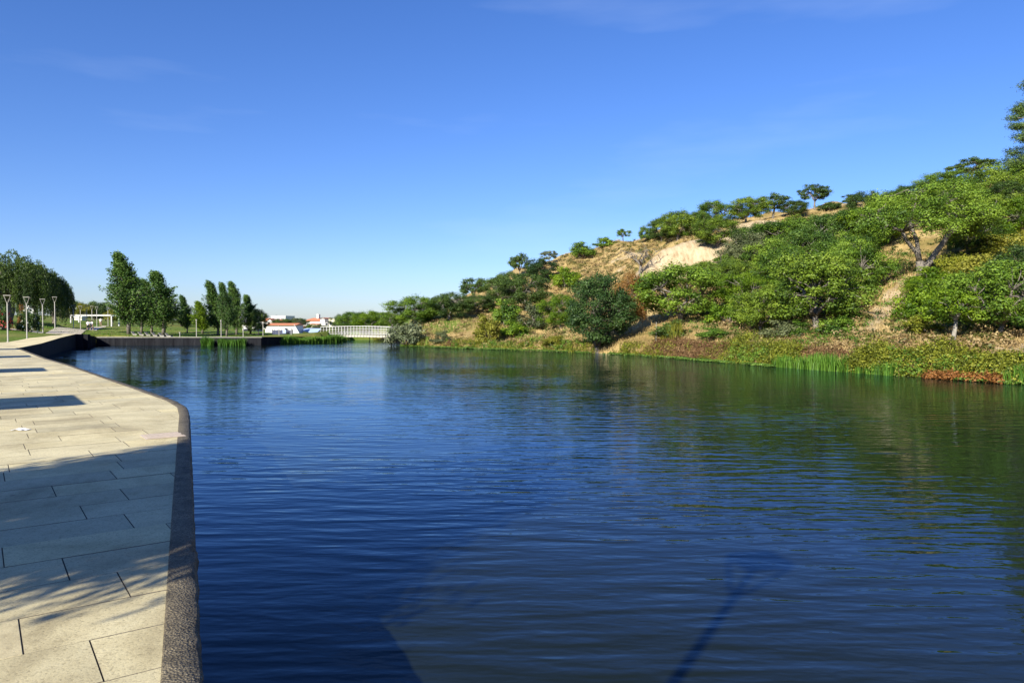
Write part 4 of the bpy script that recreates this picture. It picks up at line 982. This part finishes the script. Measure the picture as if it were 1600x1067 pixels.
MB().box(-.22,.22,-.02,.02,.18,.66).build('panel', M['pale_blue'], e); MB().box(-.18,-.13,-.015,.015,-.2,.178).build('leg', M['grey_dark'], e); MB().box(.13,.18,-.015,.015,-.2,.178).build('leg', M['grey_dark'], e)
a = AT(471,516,125); c = AT(489,523.5,115); e = empty('sloping_canopy', (a[0],125,h1(a[0],125)),0,'pale blue sloping slab between the houses and bridge','canopy')
b = MB(); L_ = c[0]-a[0]; z1_ = a[2]-h1(a[0],125); z2_ = c[2]-h1(a[0],125)
b.add([(0,0,z1_),(L_,-8,z2_+.25),(L_,-5,z2_+1.0),(0,3,z1_+.35),(0,0,z1_-.12),(L_,-8,z2_+.13),(L_,-5,z2_+.88),(0,3,z1_+.23)],[(0,1,2,3),(7,6,5,4),(0,4,5,1),(1,5,6,2),(2,6,7,3),(3,7,4,0)]); b.build('slab', M['pale_blue'], e)
for x,y,z in ((.15,.3,z1_),(L_-.2,-7.3,z2_+.2)): MB().box(x-.06,x+.06,y-.06,y+.06,-.9,z-.05).build('post', M['lamp_metal'], e)
for px, ty, Y, lab in ((427,491,236,'left rooftop aerial on the white block'),(490,492,200,'thin aerial on the red hip roof')):
    t = AT(px, ty, Y); z = AT(px, 497, Y)[2]; e = empty('aerial', (t[0], Y+3, z-.2), 0, lab, 'aerial'); MB().tube([(0,0,0),(0,0,t[2]-z+.2)], .04, 5).build('mast', M['grey_dark'], e); MB().bar((-.5,0,t[2]-z-.1),(.5,0,t[2]-z-.1),.04).build('crossbar', M['grey_dark'], e)
t = AT(1025, 531, 60); e = empty('marker_post', (t[0], 60, h1(t[0], 60)), 0, 'thin pale pole standing in the cane beside rust brown tree', 'pole')
MB().tube([(0,0,-.3),(.02,0,1.7)], [.035,.025], 6).build('shaft', M['bark_pale'], e); MB().tube([(.02,0,1.7),(.02,0,1.76)], [.04,.03], 6).build('cap', M['bark_pale'], e)

# ------------------------------------------------------------------ people
def person(px, Y, rz, stride, label, shirt, shorts, hgt=1.68):
    x = (px-800)/FPX*Y; e = empty('person', (x, Y, h1(x, Y)+.06), rz, label, 'person'); s = hgt/1.7; e.scale = (s, s, s)
    J = [(0,0,.93),(0,0,1.12),(0,0,1.32),(0,0,1.44),(0,.01,1.52),(0,.015,1.62),
         (.10,0,.88),(.10,stride,.48),(.10,-.06+stride*.9,.08),(.10,.10+stride*.9,.04),(-.10,0,.88),(-.10,-stride*.6,.48),(-.10,-stride*1.5,.10),(-.10,.14-stride*1.5,.05),
         (.19,0,1.38),(.24,-stride*.5,1.12),(.25,.10-stride*.6,.90),(.25,.14-stride*.6,.82),(-.19,0,1.38),(-.24,stride*.5,1.12),(-.25,.12+stride*.5,.90),(-.25,.16+stride*.5,.82)]
    E = [(0,1),(1,2),(2,3),(3,4),(4,5),(0,6),(6,7),(7,8),(8,9),(0,10),(10,11),(11,12),(12,13),(2,14),(14,15),(15,16),(16,17),(2,18),(18,19),(19,20),(20,21)]
    rad = [.13,.12,.13,.055,.075,.095,.085,.06,.042,.035,.085,.06,.042,.035,.06,.045,.035,.03,.06,.045,.035,.03]
    me = bpy.data.meshes.new('body'); me.from_pydata(J, E, []); o = obj('body', me, e, M['skin']); md = o.modifiers.new('skin', 'SKIN')
    for i, r_ in enumerate(rad): me.skin_vertices[0].data[i].radius = (r_, r_*.85); 
    me.skin_vertices[0].data[0].use_root = True; o.modifiers.new('sub', 'SUBSURF').levels = 1
    b = MB(); b.tube([(0,0,.90),(0,0,1.05),(0,0,1.25),(0,0,1.38),(0,0,1.44)], [.165,.155,.18,.17,.08], 10)
    for sx, sw in ((1,-stride*.5),(-1,stride*.5)): b.tube([(sx*.14,0,1.39),(sx*.20,sw*.3,1.32),(sx*.235,sw*.8,1.15)], [.08,.075,.065], 8)
    b.build('shirt', M[shirt], e, True)
    b = MB(); b.tube([(0,0,.86),(0,0,.98)], [.165,.165], 10)
    b.tube([(.10,0,.92),(.10,stride*.9,.52)], [.105,.085], 8); b.tube([(-.10,0,.92),(-.10,-stride*.55,.52)], [.105,.085], 8); b.build('shorts', M[shorts], e, True)
    b = MB(); b.tube([(0,-.02,1.60),(0,-.025,1.66),(0,-.01,1.72),(0,0,1.74)], [.10,.105,.075,.02], 9); b.build('hair', M['hair'], e, True)
person(137.8, 116, .3, .16, 'walker in white top and black shorts on the path', 'shirt_white', 'shorts_dark')
person(143.3, 116.4, -.1, .20, 'walker in white shirt and tan shorts beside dark-shorted walker', 'shirt_white', 'cloth_tan', 1.74)
person(157.5, 149, .4, .06, 'person in pale top standing under the pergola', 'shirt_white', 'cloth_tan', 1.66)

# ------------------------------------------------------------------ ground vegetation that nobody could count
def blades(P, n_per, hgt, width, rng, spread=.12, lean=.35, seg=2):
    """curved blades, two quads-as-triangles each, at ground points P"""
    idx = np.repeat(np.arange(len(P)), n_per); n = len(idx); a = rng.uniform(0, 6.283, n)
    o = P[idx]+np.stack([np.cos(a), np.sin(a), 0*a], 1)*(spread*rng.uniform(0, 1, n))[:, None]
    H = (hgt[idx] if hasattr(hgt, '__len__') else hgt)*rng.uniform(.55, 1.25, n); a2 = rng.uniform(0, 6.283, n); ln = lean*rng.uniform(.1, 1, n)*H
    w = width*rng.uniform(.6, 1.3, n); s = np.stack([-np.sin(a2+.6), np.cos(a2+.6), 0*a], 1)*w[:, None]/2
    dr = np.stack([np.cos(a2), np.sin(a2), 0*a], 1); m_ = o+dr*(ln*.3)[:, None]; m_[:, 2] += H*.6; t = o+dr*ln[:, None]; t[:, 2] += H
    o[:, 2] -= .06
    return np.stack([o-s, o+s, m_+s*.8, t, m_-s*.8], 1), idx
def ground_pts(n, pxr, pyr, rng, y1=150):
    """points on the land spread evenly over a patch of the view"""
    X = rng.uniform(*pxr, n); Yp = rng.uniform(*pyr, n); out_p = []
    Ys = np.concatenate([np.arange(28, 70, .5), np.arange(70, y1, 1.0)])
    for x, y in zip(X, Yp):
        d = ray(x, y); out_p.append((d[0]/d[1], d[2]/d[1]))
    A = np.array(out_p); res = np.full((n, 2), np.nan); done = np.zeros(n, bool)
    for Yv in Ys:
        q = np.nonzero(~done)[0]
        if not len(q): break
        P = np.stack([A[q, 0]*Yv, np.full(len(q), Yv)], 1); z = CAMZ+A[q, 1]*Yv; g = grid_h(P); hitm = (z <= g) & (g > .02)
        res[q[hitm]] = P[hitm]; done[q[hitm]] = True
    P = res[done]; P = P+rng.uniform(-.3, .3, P.shape)
    i = np.clip(np.searchsorted(ax, P[:, 0]), 0, nx-1); j = np.clip(np.searchsorted(ay, P[:, 1]), 0, ny-1); P = P[BARE[j, i] < .35+.3*rng.rand(len(P))]
    return np.column_stack([P, grid_h(P)])
HG = HH.reshape(ny, nx)
def grid_h(P):
    i = np.clip(np.searchsorted(ax, P[:, 0])-1, 0, nx-2); j = np.clip(np.searchsorted(ay, P[:, 1])-1, 0, ny-2)
    u = (P[:, 0]-ax[i])/(ax[i+1]-ax[i]); v = (P[:, 1]-ay[j])/(ay[j+1]-ay[j])
    return HG[j, i]*(1-u)*(1-v)+HG[j, i+1]*u*(1-v)+HG[j+1, i]*(1-u)*v+HG[j+1, i+1]*u*v
rng = np.random.RandomState(101)
def stuff(name, label, V, tint, mat, nv): tag(obj(name, quads_mesh(name, V, tint, nv), None, M[mat]), label, None, None, 'stuff')
def patchy(P, f=.35, ph=0): return .5+.5*np.sin(P[:, 0]*f+ph+1.3*np.sin(P[:, 1]*f*.7+ph))*np.sin(P[:, 1]*f*1.1+ph*2+np.sin(P[:, 0]*f*.8))
# dry grass over the hill
P = np.concatenate([ground_pts(9000, (640,960), (385,545), rng), ground_pts(9000, (940,1340), (325,560), rng), ground_pts(13000, (1120,1640), (400,595), rng)])
V, ix = blades(P, 4, .22*np.clip(P[:, 1]/60, .7, 1.3), .032, rng, .4, .9); tn = np.clip(.35+.35*patchy(P, .3)[ix]+.15*rng.normal(size=len(ix)), 0, 1)
stuff('dry_grass', 'dry straw-coloured grass tufts covering the hillside', V, tn, 'straw', 5)
# low scrub and herbs over the hill
def tufts(P, per, size, r, rng, flat=.6):
    n = len(P); rad = r*rng.uniform(.5, 1.3, n); c = P.copy(); c[:, 2] += rad*.25
    V, t = clump_leaves(c, np.stack([rad, rad, rad*flat], 1), per, size, rng, up=.6); return V, t
P = np.concatenate([ground_pts(700, (870,1120), (375,470), rng), ground_pts(260, (640,900), (440,545), rng), ground_pts(420, (1120,1640), (470,560), rng)])
V, t = tufts(P, 42, .19, .5, rng); stuff('brown_scrub', 'low tan and brown scrub scattered over the dry slope', V, t, 'tan_scrub', 4)
P = np.concatenate([ground_pts(620, (870,1110), (375,475), rng), ground_pts(200, (640,900), (450,545), rng), ground_pts(480, (1120,1640), (380,550), rng)])
V, t = tufts(P, 46, .18, .5, rng); stuff('olive_scrub', 'low olive green scrub scattered over the slope', V, t, 'scrub', 4)
P = np.concatenate([ground_pts(360, (1360,1640), (400,520), rng), ground_pts(180, (1080,1360), (480,545), rng), ground_pts(60, (760,900), (480,540), rng)])
V, t = tufts(P, 60, .13, .62, rng); stuff('green_scrub', 'low fresh green undergrowth on the right slope', V, t, 'herb', 4)
# along the water
def shore_pts(n, px0, px1, dmin, dmax, rng):
    S_ = np.array(shore); cum = []; pts = []
    xs = S_[:, 0]/np.maximum(S_[:, 1], .1)*FPX+CX; k = np.arange(3, len(S_)-4)
    X = rng.uniform(px0, px1, n); d = rng.uniform(dmin, dmax, n)
    sx = np.interp(X, xs[k], S_[k, 0]); sy = np.interp(X, xs[k], S_[k, 1]); e = .5
    tx = np.interp(X+4, xs[k], S_[k, 0])-sx+1e-6; ty = np.interp(X+4, xs[k], S_[k, 1])-sy; l = np.hypot(tx, ty)
    P = np.stack([sx-ty/l*d, sy+tx/l*d], 1); return np.column_stack([P, np.maximum(grid_h(P), -.15)])
P = np.concatenate([shore_pts(520, 625, 925, .1, 2.0, rng), shore_pts(500, 1090, 1225, .1, 2.2, rng), shore_pts(1250, 1320, 1640, .2, 2.1, rng), shore_pts(160, 955, 1060, .1, 1.2, rng)]); pz = patchy(P, .9, 3); P[:, 2] += np.where(P[:, 0] > 15, rng.uniform(0, 1.0, len(P)), rng.uniform(0, .3, len(P)))*pz; P = P[rng.rand(len(P)) < .35+.65*pz]
V, t = tufts(P, 62, .11, .44, rng, .9); stuff('bank_weeds', 'yellow-green weeds lining the far river bank', V, t, 'weed', 4)
P = np.concatenate([shore_pts(420, 998, 1118, .3, 2.0, rng), shore_pts(120, 1195, 1290, 1.2, 2.4, rng), shore_pts(70, 1290, 1460, .5, 1.9, rng), shore_pts(60, 690, 700, .5, 1.2, rng), shore_pts(80, 1520, 1545, .3, 1.6, rng)])
V, t = tufts(P, 75, .10, .42, rng, 1.1); stuff('brown_bank_weeds', 'reddish brown dried weeds on the far river bank', V, t, 'brown_weed', 4)
P = np.concatenate([shore_pts(900, 628, 925, -.55, .3, rng), shore_pts(700, 950, 1215, -.6, .3, rng), shore_pts(200, 1500, 1600, -.2, .3, rng)]); P[:, 2] = np.maximum(P[:, 2], .02); P = P[rng.rand(len(P)) < patchy(P, .8, 5)**1.5]
V, t = tufts(P, 26, .10, .28, rng, .22); stuff('water_plants', 'flat light green water plants fringing the far shore', V, t, 'algae', 4)
P = shore_pts(210, 1455, 1572, -.3, .45, rng); P[:, 2] = np.maximum(P[:, 2], 0)+rng.uniform(0, .18, len(P)); P = P[rng.rand(len(P)) < .15+.85*patchy(P, 2.2, 1)]
V, t = tufts(P, 60, .11, .32, rng, .75); stuff('orange_weeds', 'rusty orange plants at the waterline on the right', V, t, 'orange_weed', 4)
def reeds(label, P, hgt, mat='reed', width=.045, per=5):
    P = P[rng.rand(len(P)) < .45+.55*patchy(P, 1.7, 2)]; V, ix = blades(P, per, hgt*(.7+.6*patchy(P, 1.1, 1)), width, rng, .16, .4); stuff('reed_bed', label, V, np.clip(.5+.22*rng.normal(size=len(ix)), 0, 1), mat, 5)
P = shore_pts(520, 1212, 1325, -.3, .9, rng); P[:, 2] = np.maximum(P[:, 2], -.1); reeds('bright green reed bed at the right shore below the largest oak', P, .78)
P = shore_pts(150, 1335, 1400, -.2, .5, rng); P[:, 2] = np.maximum(P[:, 2], -.1); reeds('short reed tuft right of the bright reed bed', P, .55)
P = shore_pts(220, 1578, 1640, -.3, .9, rng); P[:, 2] = np.maximum(P[:, 2], -.1); reeds('reeds at the right picture edge by the orange plants', P, .8)
P = shore_pts(140, 1003, 1024, 1.8, 2.8, rng); reeds('pale giant cane clump between rust tree and broad oak', P, 1.3, 'yellow', .06)
def box_pts(n, px0, px1, Y0, Y1):
    Y = rng.uniform(Y0, Y1, n); x = (rng.uniform(px0, px1, n)-CX)/FPX*Y; return np.stack([x, Y, np.full(n, -.1)], 1)
reeds('small reed clump in front of the far panelled wall', box_pts(260, 315, 333, 85.0, 86.2), .85, width=.05)
reeds('wider reed clump in front of the far panelled wall', box_pts(600, 342, 383, 85.0, 86.2), .85, width=.05)
Yb = rng.uniform(0, 1, 2600); Xb = rng.uniform(0, 1, 2600); P = np.stack([-32.0+Xb*9.0, 88+Xb*13.5+Yb*2.6-1.6, np.full(2600, -.05)], 1)
reeds('long dense reed bed before the white house and bridge', P, .85, 'reed', .055)
P = np.concatenate([shore_pts(170, 1330, 1600, .1, 1.6, rng), shore_pts(110, 640, 900, .3, 1.6, rng), shore_pts(60, 1120, 1200, .3, 1.4, rng)]); P[:, 2] += rng.uniform(0, .5, len(P)); P = P[patchy(P, 1.2, 7) > .4]
V, t = tufts(P, 66, .12, .38, rng, 1.0); stuff('bank_herbs', 'darker green leafy herbs among the bank weeds', V, t, 'herb', 4)
# lawn blades on the near visible lawn
P = np.concatenate([ground_pts(1500, (0,45), (522,537), rng, 110), ground_pts(2500, (60,420), (506,526), rng, 150)]); P = P[P[:, 0] < -28]
k = np.array([min(abs(p[0]+46+(p[1]-70)*.45), 9) > 3.5 or p[1] > 88 for p in P]); P = P[k]
V, ix = blades(P, 5, .10, .05, rng, .35, .5); stuff('lawn_grass', 'short green grass of the park lawns', V, np.clip(.5+.2*rng.normal(size=len(ix)), 0, 1), 'herb', 5)
